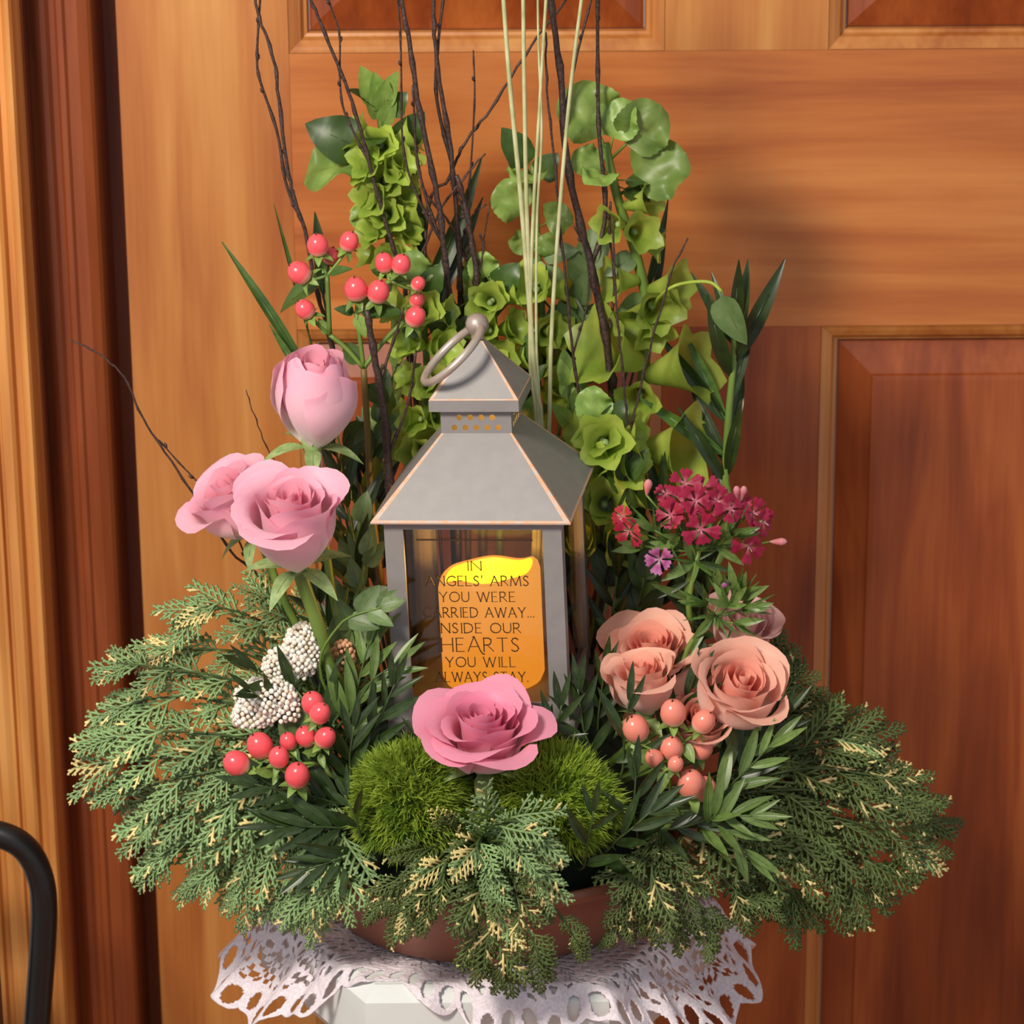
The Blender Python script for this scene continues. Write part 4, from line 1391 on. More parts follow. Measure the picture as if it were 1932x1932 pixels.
berries('lower sprig of coral berries left of the moss', 'berry', [(640, 1470), (610, 1440)], [(600, 1375, -0.006, -1), (600, 1415, -0.006, -1), (520, 1455, -0.008, -1), (560, 1460, -0.004, -1)],
        [(590, 1326, 22, 0, -0.2, 1, -0.004), (604, 1345, 20, 0, 0.4, 0.9, -0.016), (577, 1389, 20, 1, -0.4, 1, -0.010), (614, 1391, 20, 1, 0.5, 0.9, -0.016), (544, 1398, 17, 3, -0.3, 1, -0.006), (490, 1406, 25, 2, -0.5, 1, -0.006), (526, 1428, 20, 2, 0.1, 1, -0.016),
         (446, 1440, 25, 2, -0.9, 0.7, -0.006), (561, 1462, 24, 3, 0.1, 0.9, -0.02)], -0.085, 'stem', [('oval_lt', (600, 1420, -0.012), (572, 1420, -.02), (0, -1, .3)), ('oval_lt', (603, 1420, -.012), (612, 1450, -.02), (0, -1, .3)), ('oval_lt', (520, 1458, -.01), (480, 1455, -.018), (0, -1, .3)),
                                                                                                   ('oval_lt', (524, 1458, -.01), (515, 1480, -.018), (0, -1, .3)), ('grey', (570, 1420, 0.004), (545, 1290, 0.0), (0.2, -1, .2))])
berries('sprig of pale salmon berries in front of the peach roses', 'berry_pale', [(1270, 1560), (1265, 1500)], [(1290, 1400, -0.002, 1), (1262, 1455, -0.004, -1), (1300, 1515, -0.008, -1), (1205, 1415, 0.0, 1)],
        [(1199, 1374, 26, 3, -0.3, 1, 0), (1270, 1344, 25, 0, -0.1, 1, -0.006), (1328, 1361, 22, 0, 0.5, 0.9, -0.006), (1267, 1411, 23, 1, 0.0, 1, -0.004), (1325, 1412, 21, 0, 0.4, 0.8, 0.004), (1234, 1430, 17, 1, -0.5, 0.8, -0.012), (1275, 1441, 15, 1, 0.3, 0.9, -0.018),
         (1303, 1478, 27, 2, -0.1, 1, -0.012), (1328, 1488, 24, 2, 0.5, 0.9, -0.006)], -0.085, 'stem', [('oval_lt', (1250, 1440, -.01), (1192, 1418, -.015), (0, -1, .5)), ('oval_lt', (1255, 1450, -.012), (1245, 1500, -.02), (0, -1, .3)), ('oval', (1300, 1515, -.008), (1340, 1540, -.015), (0, -1, .3)),
                                                                                                   ('oval', (1205, 1415, 0), (1160, 1440, -.005), (0, -1, .3)), ('oval_lt', (1290, 1400, 0), (1310, 1440, -.01), (0, -1, .3)), ('oval', (1270, 1500, 0), (1225, 1530, -.01), (0, -1, .3))])


# ================================================================ sweet william
def floret_petal(mat):
    b = MB()
    b.uv = []
    prof = [(0.0, 0.05), (0.25, 0.10), (0.5, 0.26), (0.75, 0.42), (0.92, 0.50)]
    for j, (y, w_) in enumerate(prof):
        for i in range(7):
            u = -1 + i / 3
            e = 0.07 * (1 if i % 2 else -1) if j == 4 else 0
            b.v.append(Vector((u * w_, y + e - 0.10 * u * u * (j / 4), 0.10 * math.sin(y * 2.2) - 0.06 * u * u * j / 4 + 0.03 * math.sin(u * 6) * j / 4)))
            b.uv.append(((u + 1) / 2, y))
    for j in range(4):
        for i in range(6):
            b.f.append((j * 7 + i, j * 7 + i + 1, j * 7 + 8 + i, j * 7 + 7 + i))
            b.mi.append(0)
    return b.mesh('floret_petal', mat)


FP = {k: floret_petal(k) for k in ('sw_red', 'sw_violet')}
bd = MB()
bd.uv = []
bd.lathe([(0.05, 0), (0.12, 0.2), (0.2, 0.5), (0.24, 0.75), (0.16, 0.95), (0.02, 1.05)], 10)
bd.uv = [(0.5, p.z) for p in bd.v]
BUDM = {k: None for k in ('sw_bud', 'sw_violet')}
for k in BUDM:
    BUDM[k] = bd.mesh('bud', k)


def sweet_william(label, pts, Y, florets, buds, tufts, leaves=()):
    p3 = [P(x, y, Y) for x, y in pts]
    f_ = foot(p3[0])
    t = thing('sweet_william', f_, label, 'flower', 'sweet william stems')
    b = MB()
    b.tube(spline([f_] + p3, 14), lin(0.0024, 0.0018, 14), 8)
    b.build('stem', 'stem', t, origin=f_)
    top = p3[-1]

    def stalk(p, nm='flower_stalk', r=0.0007):
        b = MB()
        b.tube(spline([top, top.lerp(p, 0.55) + Vector((0, 0.002, -0.002)), p], 6), r, 5)
        b.build(nm, 'stem', t, origin=f_)
    for (x, y, dx, dz, s, k, dy) in florets:
        c = P(x, y, Y + dy)
        ax_ = Vector((dx, -1, dz)).normalized()
        stalk(c - ax_ * 0.004)
        fl = bpy.data.objects.new('floret', None)
        COL.objects.link(fl)
        fl.empty_display_size = 0.005
        fl.parent = t
        fl.matrix_local = frame(c - f_, ax_.orthogonal(), ax_, 1)
        for q in range(5):
            a = 2 * math.pi * q / 5 + x
            link('petal', FP[k], fl, frame((0, 0, 0), (math.cos(a), math.sin(a), U(-0.25, 0.45)), (0, 0, 1), s * U(0.8, 1.15), sx=s * U(0.75, 0.95)))
        b = MB()
        for q in range(2):
            b.tube([(0, 0, 0), (0.001 * (q * 2 - 1), 0.0006, 0.003), (0.002 * (q * 2 - 1), 0.001, 0.0045)], 0.00022, 4)
        link('stamen', b.mesh('stamen', 'petal_pale'), fl)
        b = MB()
        b.tube([(0, 0, -0.009), (0, 0, -0.004), (0, 0, 0)], [0.0012, 0.0016, 0.0014], 7)
        link('calyx', b.mesh('calyx', 'stem'), fl)
    for (x, y, dx, dz, s, k, dy) in buds:
        c = P(x, y, Y + dy)
        d = Vector((dx, -0.3, dz)).normalized()
        stalk(c - d * s * 0.5)
        link('bud', BUDM[k], t, frame(c - f_ - d * s * 0.5, d, (0, -1, 0), s) @ Matrix.Rotation(-math.pi / 2, 4, 'X'))
    for (x, y, dx, dz, n, L, dy) in tufts:
        c = P(x, y, Y + dy)
        stalk(c)
        for k in range(n):
            d = Vector((dx + U(-.8, .8), -0.4 + U(-.6, .5), dz + U(-.5, .7)))
            put_leaf(t, random.choice(('grass', 'grass', 'ruscus_lt')), c, d, L * U(0.7, 1.2), (0, -1, .3), 'bract', 1.3)
    for kind, a, c, nr in leaves:
        leaf_px(t, kind, P(a[0], a[1], Y), P(c[0], c[1], Y - 0.006), nr)


S = 0.0115
sweet_william('crimson sweet william cluster against the dark door', [(1285, 1250), (1300, 1130), (1318, 1040)], 0.02,
              [(1292, 914, 0.0, 0.9, S, 'sw_red', 0.01), (1325, 922, 0.3, 0.9, S, 'sw_red', 0.012), (1258, 932, -0.3, 0.9, S * .8, 'sw_red', 0.01), (1312, 945, 0.0, 0.5, S, 'sw_red', -0.004), (1265, 972, -0.3, 0.3, S, 'sw_red', -0.006), (1322, 998, 0.0, 0.0, S * 1.15, 'sw_red', -0.012), (1352, 945, 0.2, 0.6, S, 'sw_red', 0.0),
               (1378, 960, 0.4, 0.4, S, 'sw_red', -0.004), (1420, 968, 0.6, 0.5, S, 'sw_red', 0.004), (1440, 985, 0.8, 0.3, S * .9, 'sw_red', 0.006), (1412, 1030, 0.4, -0.2, S, 'sw_red', -0.006), (1188, 1000, -0.5, 0.0, S, 'sw_red', -0.004), (1176, 975, -0.7, 0.4, S * .8, 'sw_red', 0.002),
               (1290, 955, -.2, .6, S, 'sw_red', 0.0), (1395, 950, .3, .8, S * .9, 'sw_red', 0.006), (1245, 1055, -0.3, 0.0, S * .9, 'sw_violet', -0.008)],
              [(1222, 920, 0.1, 1, 0.012, 'sw_bud', 0), (1390, 930, -0.05, 1, 0.010, 'sw_bud', 0), (1402, 930, 0.15, 1, 0.010, 'sw_bud', 0), (1468, 1022, 1, 0.1, 0.011, 'sw_bud', 0)],
              [(1235, 1000, -0.4, 0.6, 9, 0.022, 0), (1215, 1030, -0.6, 0.2, 8, 0.022, 0), (1290, 1020, 0, 0.4, 10, 0.022, 0.0), (1350, 1030, 0.2, 0.3, 10, 0.022, 0), (1380, 1010, 0.5, 0.4, 9, 0.022, 0), (1310, 1060, 0, 0.1, 8, 0.024, 0), (1265, 1030, -.2, .3, 8, .02, 0)],
              [('ruscus_lt', (1318, 1050), (1290, 1130), (0, -1, .2)), ('ruscus', (1305, 1090), (1240, 1130), (0, -1, .2)), ('ruscus', (1305, 1090), (1350, 1150), (0, -1, .2)), ('ruscus_lt', (1300, 1130), (1225, 1100), (0, -1, .3)), ('ruscus', (1312, 1060), (1390, 1080), (0, -1, .3))])
sweet_william('spiky green sweet william buds with one violet tip', [(1262, 1290), (1300, 1220), (1340, 1165)], -0.02,
              [], [(1367, 1108, 0.0, 1, 0.012, 'sw_violet', -0.002)],
              [(1335, 1140, -0.8, 0.5, 11, 0.022, 0), (1360, 1130, 0.0, 1, 10, 0.022, 0.004), (1390, 1130, 0.5, 0.9, 11, 0.024, 0), (1400, 1150, 0.9, 0.3, 11, 0.022, -0.002), (1350, 1160, -0.2, -0.2, 10, 0.02, -0.004), (1385, 1175, 0.5, -0.1, 9, 0.02, -0.004), (1375, 1145, 0.1, 0.7, 10, .02, -.005)],
              [('ruscus_lt', (1335, 1170), (1300, 1240), (0, -1, .3)), ('ruscus', (1300, 1220), (1240, 1320), (0, -1, .3)), ('ruscus', (1320, 1190), (1330, 1260), (0, -1, .3))])

# ================================================================ moss, rice flower
def moss(label, c, r3, n, seed):
    random.seed(seed)
    t = thing('moss_ball', c, label, 'moss')
    b = MB()
    segs, rg = 28, 16
    for j in range(rg + 1):
        ph = math.pi * j / rg
        for i in range(segs):
            q = 2 * math.pi * i / segs
            d = Vector((math.sin(ph) * math.cos(q), math.sin(ph) * math.sin(q), math.cos(ph)))
            k = 0.86 + 0.14 * noise.noise(d * 1.7 + Vector((seed, 0, 0)))
            b.v.append(Vector((d.x * r3[0], d.y * r3[1], d.z * r3[2])) * k)
    for j in range(rg):
        for i in range(segs):
            i2 = (i + 1) % segs
            b.f.append((j * segs + i, (j + 1) * segs + i, (j + 1) * segs + i2, j * segs + i2))
            b.mi.append(0)
    b.build('moss_cushion', 'moss_core', t)
    b = MB()
    for k in range(n):
        z = U(-0.55, 1)
        a = U(math.pi * 0.85, math.pi * 2.15) if RND() < 0.85 else U(0, 6.283)
        s = math.sqrt(max(0, 1 - z * z))
        d = Vector((s * math.cos(a), s * math.sin(a), z))
        kk = 0.84 + 0.14 * noise.noise(d * 1.7 + Vector((seed, 0, 0)))
        p = Vector((d.x * r3[0], d.y * r3[1], d.z * r3[2])) * kk
        tuft = Vector((noise.noise(d * 9 + Vector((3, 1, seed))), noise.noise(d * 9 + Vector((7, 5, seed))), noise.noise(d * 9 + Vector((1, 9, seed)))))
        dr = (d + tuft * 1.3 + Vector((U(-.45, .45), U(-.45, .45), U(-.2, .6)))).normalized()
        L = U(0.008, 0.0145)
        sd_ = dr.cross(Vector((U(-1, 1), U(-1, 1), U(-1, 1)))).normalized() * U(0.00045, 0.0008)
        bend = Vector((U(-.3, .3), U(-.3, .3), U(-.5, .2))) * L
        p1, p2 = p + dr * L * 0.55, p + dr * L + bend * 0.6
        b.add([p - sd_, p + sd_, p1 + sd_ * 0.8 + bend * .15, p1 - sd_ * 0.8 + bend * .15, p2], [(0, 1, 2, 3), (3, 2, 4)])
    o = b.build('moss_blades', 'moss', t)
    o['kind'] = 'stuff'
    return t


moss('fuzzy green moss ball left of the open rose', P(776, 1514, -0.098), (0.0395, 0.034, 0.043), 7000, 3)
moss('fuzzy green moss ball right of the open rose', P(1030, 1518, -0.098), (0.0465, 0.036, 0.042), 8000, 8)
random.seed(33)


def rice(label, parts, mat, root):
    f_ = foot(root)
    t = thing('rice_flower', f_, label, 'flower')
    b = MB()
    b.tube(spline([f_, root, parts[0][0]], 10), 0.0016, 6)
    b.build('stem', 'stem', t, origin=f_)
    b = MB()
    for c, r3, n in parts:
        for k in range(n):
            z = 1 - 1.6 * (k + 0.5) / n
            s = math.sqrt(max(0, 1 - z * z))
            a = k * 2.39996
            d = Vector((s * math.cos(a), s * math.sin(a), z))
            p = c + Vector((d.x * r3[0], d.y * r3[1], d.z * r3[2])) * U(0.9, 1.08)
            b.ball(p, U(0.0014, 0.0021), 6, 4)
    o = b.build('bead_florets', mat, t, origin=f_)
    o['kind'] = 'stuff'


rice('white beaded rice flower head beside the thick rose stem', [(P(572, 1226, -0.045), (0.012, 0.012, 0.017), 190), (P(545, 1255, -0.05), (0.016, 0.012, 0.012), 170)], 'rice', P(590, 1310, -0.02))
rice('lower white rice flower head crossed by dark narrow leaves', [(P(500, 1316, -0.08), (0.019, 0.013, 0.012), 200), (P(478, 1350, -0.082), (0.013, 0.010, 0.010), 110), (P(530, 1335, -0.08), (0.012, 0.01, 0.012), 100)], 'rice', P(560, 1380, -0.05))
rice('small peach rice flower tuft right of the thick rose stem', [(P(648, 1246, -0.03), (0.007, 0.006, 0.013), 60)], 'rice_peach', P(650, 1300, -0.03))


# ================================================================ cedar
def frond(seed, mats, cream):
    """flat spray one metre long along +Y: an axis with alternating side shoots, each with short scaly tips"""
    random.seed(seed)
    b = MB()
    dro = U(0.05, 0.22)

    def ax(t):
        return Vector((0.05 * math.sin(t * 3 + seed), t, -dro * t * t))
    b.tube([ax(t / 5) for t in range(6)], lin(0.028, 0.018, 6), 5, 0, flat=0.7)
    t, side = 0.08, 1
    while t < 0.97:
        p = ax(t)
        L = (0.40 * (1 - t) ** 0.75 + 0.09) * U(0.85, 1.15)
        an = R_(U(34, 46)) * side
        d = Vector((math.sin(an), math.cos(an), U(-.10, .06)))
        e = p + d * L + Vector((0, 0.06 * L, -0.12 * L))
        mi = 1 if RND() < cream else 0
        b.tube([p, p.lerp(e, 0.5) + Vector((0, -0.02 * L, 0.03 * L)), e], [0.022, 0.027, 0.017], 4, mi, flat=0.62)
        u, s2 = 0.30, 1
        while u < 0.95:
            q = p.lerp(e, u)
            l2 = (0.11 * (1.25 - u)) * U(0.8, 1.2) * (0.5 + L * 1.6)
            a2 = an + R_(U(34, 46)) * s2
            d2 = Vector((math.sin(a2), math.cos(a2), U(-.1, .1)))
            b.tube([q, q + d2 * l2 * 0.6, q + d2 * l2], [0.020, 0.026, 0.014], 4, mi if RND() < 0.85 else 1 if RND() < cream * 2 else 0, flat=0.62)
            u += 0.075 / max(L, 0.12)
            s2 = -s2
        t += 0.068 if t > .1 else .05
        side = -side
    return b.mesh('cedar_frond', mats)


CF = {'a': [frond(100 + i, ['cedar', 'cream'], 0.05) for i in range(6)], 'b': [frond(200 + i, ['cedar_shade', 'cream'], 0.05) for i in range(6)],
      'c': [frond(300 + i, ['cedar', 'cream'], 0.75) for i in range(3)]}
random.seed(55)


def cedar(label, pts, kind, n, L, group, nrm=(0, -0.5, 1), cream=0.06, spread=0.75):
    pts = [Vector(p) for p in pts]
    f_ = Vector(pts[0])
    q = Vector((f_.x - BX, f_.y - BY))
    k = min(1, 0.09 / max(q.length, 1e-4))
    f_ = Vector((BX + q.x * k, BY + q.y * k, BZ + 0.075))
    t = thing('cedar_sprig', f_, label, 'cedar', group)
    path = spline([f_] + pts, 24)
    b = MB()
    b.tube(path, lin(0.0013, 0.0005, 24), 6)
    b.build('stem', 'stem_dark', t, origin=f_)
    nv = Vector(nrm).normalized()
    lo = 0.8 / len(pts)
    for i in range(n):
        u = lo + (1 - lo) * (i + 0.3) / n
        k = min(int(u * 23), 22)
        p = path[k].lerp(path[k + 1], u * 23 - k)
        d = (path[k + 1] - path[k]).normalized()
        sd_ = nv.cross(d).normalized() * (1 if i % 2 else -1)
        dr = d + sd_ * spread * (1 - 0.45 * i / n) * U(0.75, 1.25) + Vector((U(-.1, .1), U(-.1, .1), U(-.22, .08)))
        kk = 'c' if RND() < cream else kind
        link('frond', random.choice(CF[kk]), t, frame(p - f_, dr, nv + Vector((U(-.35, .35), U(-.35, .35), U(-.2, .2))), L * (1.05 - 0.45 * i / n) * U(0.85, 1.15)))
    d = (path[-1] - path[-3]).normalized()
    link('frond', random.choice(CF['c' if RND() < cream * 4 else kind]), t, frame(path[-1] - d * L * 0.45 - f_, d, nv, L * 0.8))
    return t


CL, CR, CF_ = 'cedar sprigs fanning out left of the bowl', 'cedar sprigs fanning out right of the bowl', 'cedar sprigs spilling over the front of the bowl'
spec_l = [
    (0, [(640, 1330, -0.01), (520, 1190, -0.005), (410, 1145, -0.01), (362, 1155, -0.015)]), (0, [(620, 1340, -0.01), (480, 1240, -0.01), (370, 1225, -0.015), (300, 1225, -0.02)]), (0, [(600, 1330, 0.0), (560, 1200, 0.0), (500, 1110, 0.0)]),
    (1, [(620, 1380, -0.03), (460, 1290, -0.03), (320, 1262, -0.035), (218, 1250, -0.04)]), (1, [(600, 1400, -0.035), (440, 1330, -0.035), (320, 1315, -0.04), (212, 1338, -0.045)]),
    (2, [(610, 1430, -0.05), (440, 1390, -0.055), (300, 1380, -0.06), (180, 1396, -0.062)]), (2, [(610, 1450, -0.055), (440, 1425, -0.06), (300, 1430, -0.065), (185, 1442, -0.068)]), (2, [(610, 1460, -0.06), (450, 1450, -0.07), (330, 1470, -0.075), (205, 1492, -0.078)]),
    (2, [(610, 1475, -0.06), (470, 1485, -0.075), (370, 1520, -0.08), (262, 1552, -0.083)]), (2, [(610, 1490, -0.065), (490, 1520, -0.08), (400, 1565, -0.085), (285, 1625, -0.088)]), (2, [(600, 1480, -0.05), (480, 1540, -0.06), (390, 1590, -0.065), (330, 1600, -0.07)]),
    (3, [(620, 1510, -0.07), (520, 1560, -0.085), (430, 1620, -0.09), (362, 1676, -0.093)]), (3, [(620, 1520, -0.075), (540, 1590, -0.09), (480, 1650, -0.095), (448, 1695, -0.098)]), (3, [(640, 1530, -0.08), (580, 1600, -0.095), (550, 1665, -0.10), (530, 1700, -0.102)]),
    (3, [(650, 1540, -0.085), (610, 1620, -0.105), (590, 1680, -0.112), (575, 1720, -0.114)]), (3, [(660, 1560, -0.09), (640, 1640, -0.12), (632, 1690, -0.126)]), (3, [(620, 1500, -0.05), (500, 1600, -0.06), (420, 1650, -0.065)]), (2, [(600, 1460, -0.03), (450, 1480, -0.04), (350, 1500, -0.045), (270, 1510, -0.05)]),
]
ORD = 'first second third fourth fifth sixth seventh eighth ninth tenth eleventh twelfth thirteenth fourteenth fifteenth sixteenth seventeenth eighteenth nineteenth twentieth'.split() + ['twenty first']
spec_l.sort(key=lambda s_: s_[1][-1][1])
for i_, (k, pts) in enumerate(spec_l):
    cedar(f'{ORD[i_]} cedar sprig down from the cupped pink rose, ' + ('beside the rice flower', 'past the dark door gap', 'beyond the lower coral berries', 'over the lace')[k], PX(pts), 'a', 8 if k != 3 else 7, U(0.042, 0.052) if k != 3 else 0.042, CL, (U(-.2, .1), -0.7, 0.9), 0.07 if k < 2 else 0.04)
spec_r = [
    (0, [(1380, 1400, 0.02), (1450, 1320, 0.02), (1490, 1275, 0.02)]), (0, [(1390, 1400, 0.01), (1470, 1350, 0.005), (1545, 1335, 0.0)]), (0, [(1380, 1400, 0.0), (1490, 1380, -0.005), (1570, 1370, -0.01), (1605, 1380, -0.01)]), (0, [(1370, 1380, 0.03), (1430, 1290, 0.04), (1470, 1245, 0.04)]),
    (1, [(1380, 1450, -0.03), (1500, 1420, -0.035), (1580, 1400, -0.04), (1630, 1402, -0.042)]), (1, [(1380, 1460, -0.035), (1510, 1440, -0.04), (1600, 1435, -0.045), (1660, 1450, -0.047)]), (1, [(1380, 1480, -0.04), (1520, 1450, -0.05), (1630, 1460, -0.055), (1705, 1475, -0.058)]),
    (1, [(1370, 1500, -0.05), (1520, 1490, -0.06), (1640, 1500, -0.065), (1735, 1515, -0.068)]), (1, [(1380, 1490, -0.03), (1530, 1500, -0.035), (1680, 1530, -0.04), (1765, 1562, -0.045)]),
    (2, [(1370, 1520, -0.055), (1510, 1530, -0.065), (1640, 1560, -0.07), (1745, 1612, -0.073)]), (2, [(1370, 1530, -0.06), (1500, 1560, -0.07), (1600, 1600, -0.075), (1690, 1650, -0.078)]), (2, [(1360, 1540, -0.06), (1490, 1580, -0.072), (1580, 1630, -0.077), (1650, 1690, -0.08)]),
    (2, [(1350, 1550, -0.065), (1460, 1600, -0.08), (1550, 1660, -0.085), (1600, 1715, -0.088)]), (2, [(1340, 1550, -0.065), (1430, 1620, -0.08), (1490, 1680, -0.086), (1510, 1715, -0.088)]), (2, [(1330, 1560, -0.07), (1400, 1630, -0.085), (1430, 1690, -0.09)]),
    (3, [(1250, 1560, -0.08), (1250, 1620, -0.105), (1310, 1690, -0.118), (1345, 1765, -0.12)]), (3, [(1240, 1560, -0.085), (1230, 1620, -0.11), (1270, 1700, -0.122), (1290, 1765, -0.124)]), (3, [(1230, 1570, -0.085), (1205, 1630, -0.115), (1185, 1700, -0.13), (1160, 1760, -0.132)]),
    (3, [(1290, 1570, -0.075), (1340, 1630, -0.10), (1400, 1690, -0.105), (1440, 1700, -0.106)]), (3, [(1220, 1570, -0.085), (1230, 1630, -0.115), (1225, 1690, -0.128), (1220, 1740, -0.13)]), (2, [(1360, 1520, -0.04), (1470, 1560, -0.045), (1570, 1610, -0.05)]),
]
spec_r.sort(key=lambda s_: s_[1][-1][1])
for i_, (k, pts) in enumerate(spec_r):
    cedar(f'{ORD[i_]} cedar sprig down from the pale pink rose, ' + ('behind the peach roses', 'past the salmon berries', 'before the dark door', 'over the lace')[k], PX(pts), 'b', 8 if k != 3 else 7, (0.036, 0.043, 0.046, 0.034)[k] * U(0.93, 1.1), CR, (U(-.1, .2), -0.7, 0.9), 0.07 if k in (1, 2) else 0.03)
spec_f = [
    ('cedar sprig spreading furthest left over the bowl rim, below the left moss ball', [(850, 1580, -0.115), (800, 1610, -0.135), (745, 1665, -0.146), (715, 1710, -0.150)]),
    ('cedar sprig crossing the front of the bowl with its tip nearest the lace', [(860, 1590, -0.115), (810, 1640, -0.14), (775, 1690, -0.150), (755, 1740, -0.153)]),
    ('short cedar sprig tucked under the left moss ball', [(860, 1590, -0.115), (830, 1660, -0.145), (800, 1730, -0.155)]),
    ('longest cedar sprig hanging straight down the front onto the lace', [(915, 1585, -0.12), (920, 1660, -0.155), (935, 1760, -0.166), (955, 1850, -0.165)]),
    ('cedar sprig hanging down the front and swinging right onto the lace', [(925, 1590, -0.12), (950, 1660, -0.155), (990, 1740, -0.165), (1022, 1820, -0.165)]),
    ('cedar sprig hanging down the front, stopping short of the lace', [(915, 1590, -0.12), (905, 1670, -0.155), (900, 1760, -0.164), (905, 1810, -0.164)]),
    ('bright cedar sprig arching over the right moss ball', [(915, 1580, -0.125), (950, 1550, -0.15), (1000, 1560, -0.16), (1025, 1620, -0.162)]),
    ('bright cedar sprig curling below the right moss ball', [(920, 1590, -0.125), (960, 1590, -0.152), (1000, 1640, -0.16), (1020, 1670, -0.162)]),
    ('thin cedar sprig crossing the bare front of the bowl', [(960, 1610, -0.12), (1000, 1660, -0.15), (1060, 1730, -0.153), (1096, 1788, -0.152)]),
    ('bright cedar sprig falling in front of the bowl', [(910, 1580, -0.13), (900, 1600, -0.155), (920, 1650, -0.164), (945, 1700, -0.166)]),
]
for i, (lb, pts) in enumerate(spec_f):
    cedar(lb, PX(pts), 'a' if 'bright' in lb else 'b', 5 if 'thin' in lb else 7, 0.030 if 'thin' in lb else (0.034 if 'bowl' in lb or 'left moss' in lb else 0.04), CF_, (0, -1, 0.35), 0.04, spread=0.35 if 'thin' in lb else 0.5)

# ================================================================ dark narrow leaved greenery
random.seed(77)
GD = 'dark narrow leaved greens among the flowers'
DS = [('upright dark leaf sprig beside the left lantern post', [(655, 1420, -0.06), (672, 1310, -0.06), (695, 1215, -0.058)], 'ruscus_lt', 7, 0.042), ('dark leaf sprig standing in front of the left lantern post', [(690, 1440, -0.075), (720, 1350, -0.078), (745, 1290, -0.078)], 'ruscus', 6, 0.036),
      ('light tipped leaf sprig leaning right over the left lantern post', [(650, 1420, -0.065), (690, 1300, -0.07), (750, 1250, -0.07)], 'ruscus_lt', 6, 0.036), ('dark leaf sprig arching left across the rice flower', [(640, 1420, -0.06), (560, 1310, -0.065), (470, 1262, -0.09)], 'ruscus', 5, 0.044),
      ('dark leaf sprig crossing the lower rice flower', [(600, 1440, -0.075), (540, 1360, -0.08), (470, 1300, -0.10)], 'ruscus', 4, 0.034), ('deep green leaf sprig lying left under the lower berries', [(660, 1520, -0.08), (580, 1500, -0.092), (480, 1480, -0.098)], 'ruscus', 9, 0.042),
      ('deep green leaf sprig lying left of the moss', [(680, 1560, -0.09), (600, 1560, -0.105), (520, 1560, -0.11)], 'ruscus', 9, 0.042), ('deep green leaf sprig over the left rim of the bowl', [(690, 1600, -0.10), (640, 1620, -0.118), (580, 1640, -0.122)], 'ruscus', 8, 0.036),
      ('dark leaf sprig in front of the left moss ball', [(700, 1590, -0.11), (670, 1540, -0.13), (650, 1500, -0.13)], 'ruscus', 5, 0.03), ('dark leaf sprig between the left moss ball and the berries', [(680, 1500, -0.08), (660, 1440, -0.088), (668, 1370, -0.088)], 'ruscus', 7, 0.038),
      ('upright dark leaf sprig in front of the narrow peach rose', [(1160, 1480, -0.08), (1178, 1400, -0.088), (1187, 1320, -0.088)], 'ruscus', 3, 0.040), ('dark leaf sprig beside the right lantern post', [(1110, 1440, -0.075), (1100, 1370, -0.078), (1090, 1300, -0.078)], 'ruscus', 7, 0.038),
      ('dark leaf sprig behind the salmon berries', [(1240, 1440, -0.06), (1270, 1360, -0.065), (1310, 1290, -0.065)], 'ruscus', 7, 0.040), ('leaf sprig with light tips reaching right of the salmon berries', [(1300, 1540, -0.085), (1390, 1470, -0.095), (1460, 1400, -0.098)], 'ruscus_lt', 7, 0.040),
      ('dark leaf sprig under the full peach rose', [(1310, 1520, -0.07), (1400, 1440, -0.075), (1480, 1350, -0.075)], 'ruscus', 8, 0.042), ('pale leaf sprig spreading right above the hanging cedar', [(1300, 1560, -0.09), (1350, 1540, -0.105), (1420, 1540, -0.112)], 'ruscus_lt', 8, 0.040),
      ('pale leaf sprig pointing down right over the cedar', [(1300, 1560, -0.09), (1360, 1560, -0.108), (1410, 1610, -0.115)], 'ruscus_lt', 6, 0.040), ('dark leaf sprig right of the right moss ball', [(1190, 1600, -0.10), (1195, 1530, -0.115), (1200, 1460, -0.115)], 'ruscus', 4, 0.040),
      ('dark leaf sprig rising over the right moss ball', [(1090, 1640, -0.12), (1110, 1580, -0.14), (1120, 1530, -0.142)], 'ruscus', 4, 0.036), ('dark leaf sprig low between the right moss ball and the rim', [(1120, 1610, -0.10), (1170, 1580, -0.12), (1230, 1530, -0.122)], 'ruscus', 7, 0.042),
      ('dark leaf sprig beneath the salmon berries', [(1220, 1560, -0.09), (1290, 1560, -0.098), (1360, 1535, -0.10)], 'ruscus', 7, 0.036), ('dark leaf sprig beside the peach rose and the lantern', [(1120, 1420, -0.04), (1130, 1340, -0.04), (1140, 1270, -0.04)], 'ruscus', 7, 0.042),
      ('dark leaf sprig in the gap behind the front rose', [(880, 1450, -0.085), (840, 1420, -0.09), (790, 1400, -0.09)], 'ruscus', 5, 0.030), ('dark leaf sprig right behind the front rose', [(1000, 1450, -0.08), (1040, 1400, -0.082), (1060, 1330, -0.082)], 'ruscus', 6, 0.036),
      ('dark leaf sprig at the foot of the thick rose stem', [(620, 1400, -0.04), (600, 1330, -0.045), (610, 1260, -0.045)], 'ruscus', 5, 0.034), ('dark leaf sprig behind the thick rose stem', [(660, 1360, -0.0), (640, 1240, 0.0), (600, 1130, 0.0)], 'ruscus', 9, 0.046),
      ('dark leaf sprig half hidden between the salmon berries and the cedar', [(1330, 1480, -0.03), (1390, 1430, -0.035), (1450, 1400, -0.035)], 'ruscus', 8, 0.042)]
for lb, pts, kind, n, L in DS:
    sprig('narrow_leaf_sprig', lb, 'greenery', PX(pts), kind, n, L, GD, spread=0.75, t0=0.05)
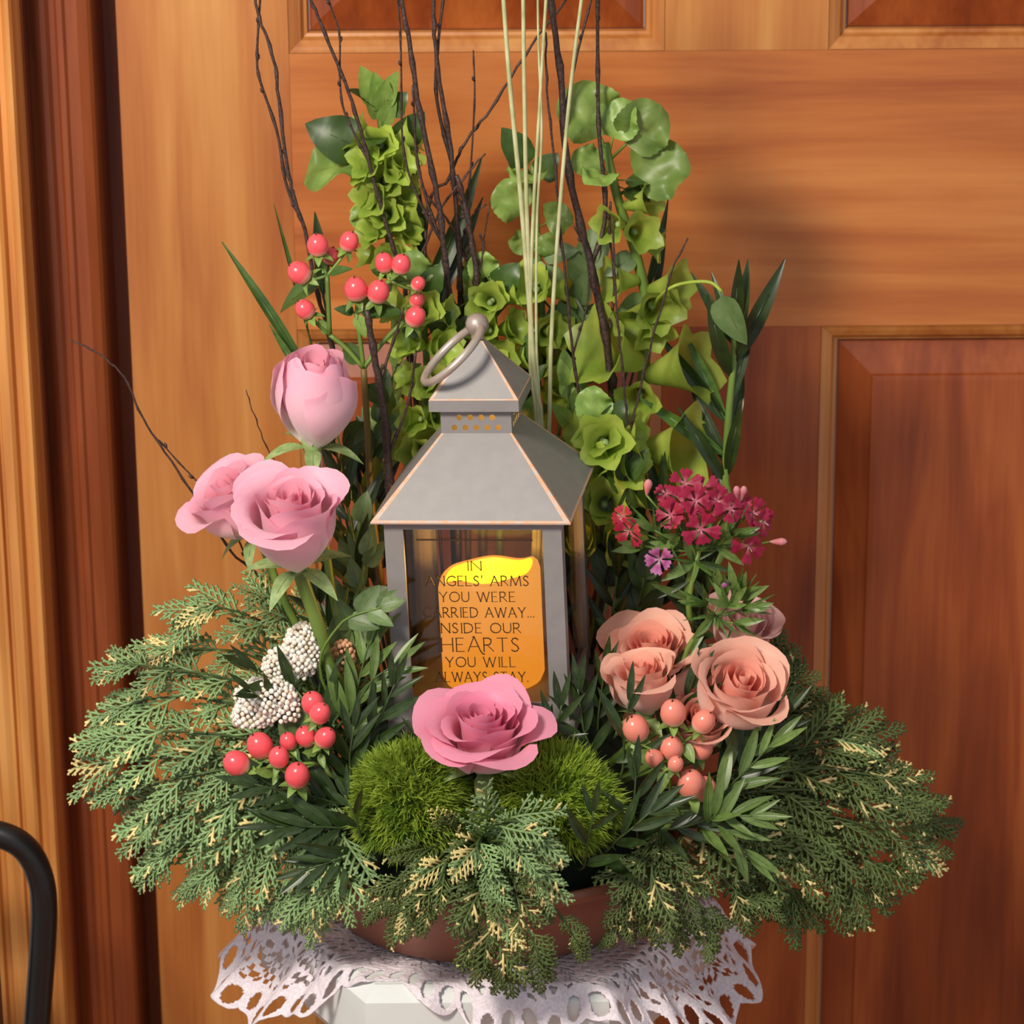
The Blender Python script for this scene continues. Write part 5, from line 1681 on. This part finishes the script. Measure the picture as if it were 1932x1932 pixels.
# greens that close the back of the arrangement
GB = 'greens filling the back of the arrangement'
BK = [('dark leafy stem behind the tall pink bud', [(690, 1150, 0.02), (660, 980, 0.03), (630, 830, 0.04)], 'ruscus', 12, 0.05), ('leafy stem left of the lantern roof', [(700, 1150, 0.06), (690, 950, 0.07), (720, 760, 0.07)], 'oval', 12, 0.036), ('dark leafy stem close behind the left lantern post', [(720, 1200, 0.07), (715, 1050, 0.075), (700, 900, 0.075)], 'ruscus', 12, 0.05),
      ('olive leafy stem under the coral berries', [(720, 1000, 0.08), (710, 820, 0.09), (760, 660, 0.09)], 'oval_lt', 12, 0.034), ('dark leafy stem right behind the lantern ring', [(850, 900, 0.09), (870, 740, 0.10), (850, 600, 0.10)], 'oval', 12, 0.034), ('dark leafy stem under the reeds', [(1010, 1000, 0.09), (990, 820, 0.10), (1000, 680, 0.10)], 'oval', 12, 0.036),
      ('leafy stem right of the reeds', [(1080, 1050, 0.08), (1085, 880, 0.09), (1070, 720, 0.09)], 'oval_lt', 12, 0.036), ('dark leafy stem beside the thick reddish twig', [(1110, 1000, 0.11), (1110, 800, 0.12), (1090, 620, 0.12)], 'oval', 14, 0.036), ('dark leafy stem behind the lowest bells', [(1160, 1150, 0.05), (1170, 1020, 0.055), (1180, 900, 0.055)], 'oval', 10, 0.04),
      ('dark leafy stem in front of the door shadow', [(1230, 1200, 0.05), (1240, 1060, 0.06), (1250, 920, 0.07)], 'ruscus', 12, 0.05), ('dark leafy stem under the crimson cluster', [(1300, 1250, 0.03), (1320, 1150, 0.035), (1330, 1060, 0.04)], 'ruscus', 12, 0.046), ('dark leafy stem beside the right lantern side', [(1130, 1330, 0.03), (1150, 1200, 0.035), (1165, 1080, 0.035)], 'ruscus', 12, 0.046),
      ('dark leafy stem behind the peach roses', [(1190, 1300, 0.03), (1200, 1180, 0.035), (1215, 1090, 0.035)], 'oval', 10, 0.042), ('leafy stem behind the lantern roof, left of the knob', [(800, 900, 0.11), (830, 760, 0.115), (870, 640, 0.115)], 'oval_lt', 12, 0.034), ('dark leafy stem between the two bell stems', [(900, 700, 0.12), (905, 600, 0.125), (895, 520, 0.125)], 'oval', 10, 0.034),
      ('grey leafy stem behind the thick reddish twig', [(1060, 760, 0.12), (1085, 620, 0.125), (1105, 500, 0.125)], 'grey', 10, 0.042)]
for lb, pts, kind, n, L in BK:
    sprig('filler_stem', lb, 'greenery', PX(pts), kind, n, L, GB, spread=0.9, t0=0.05, two=False, r=0.0015)
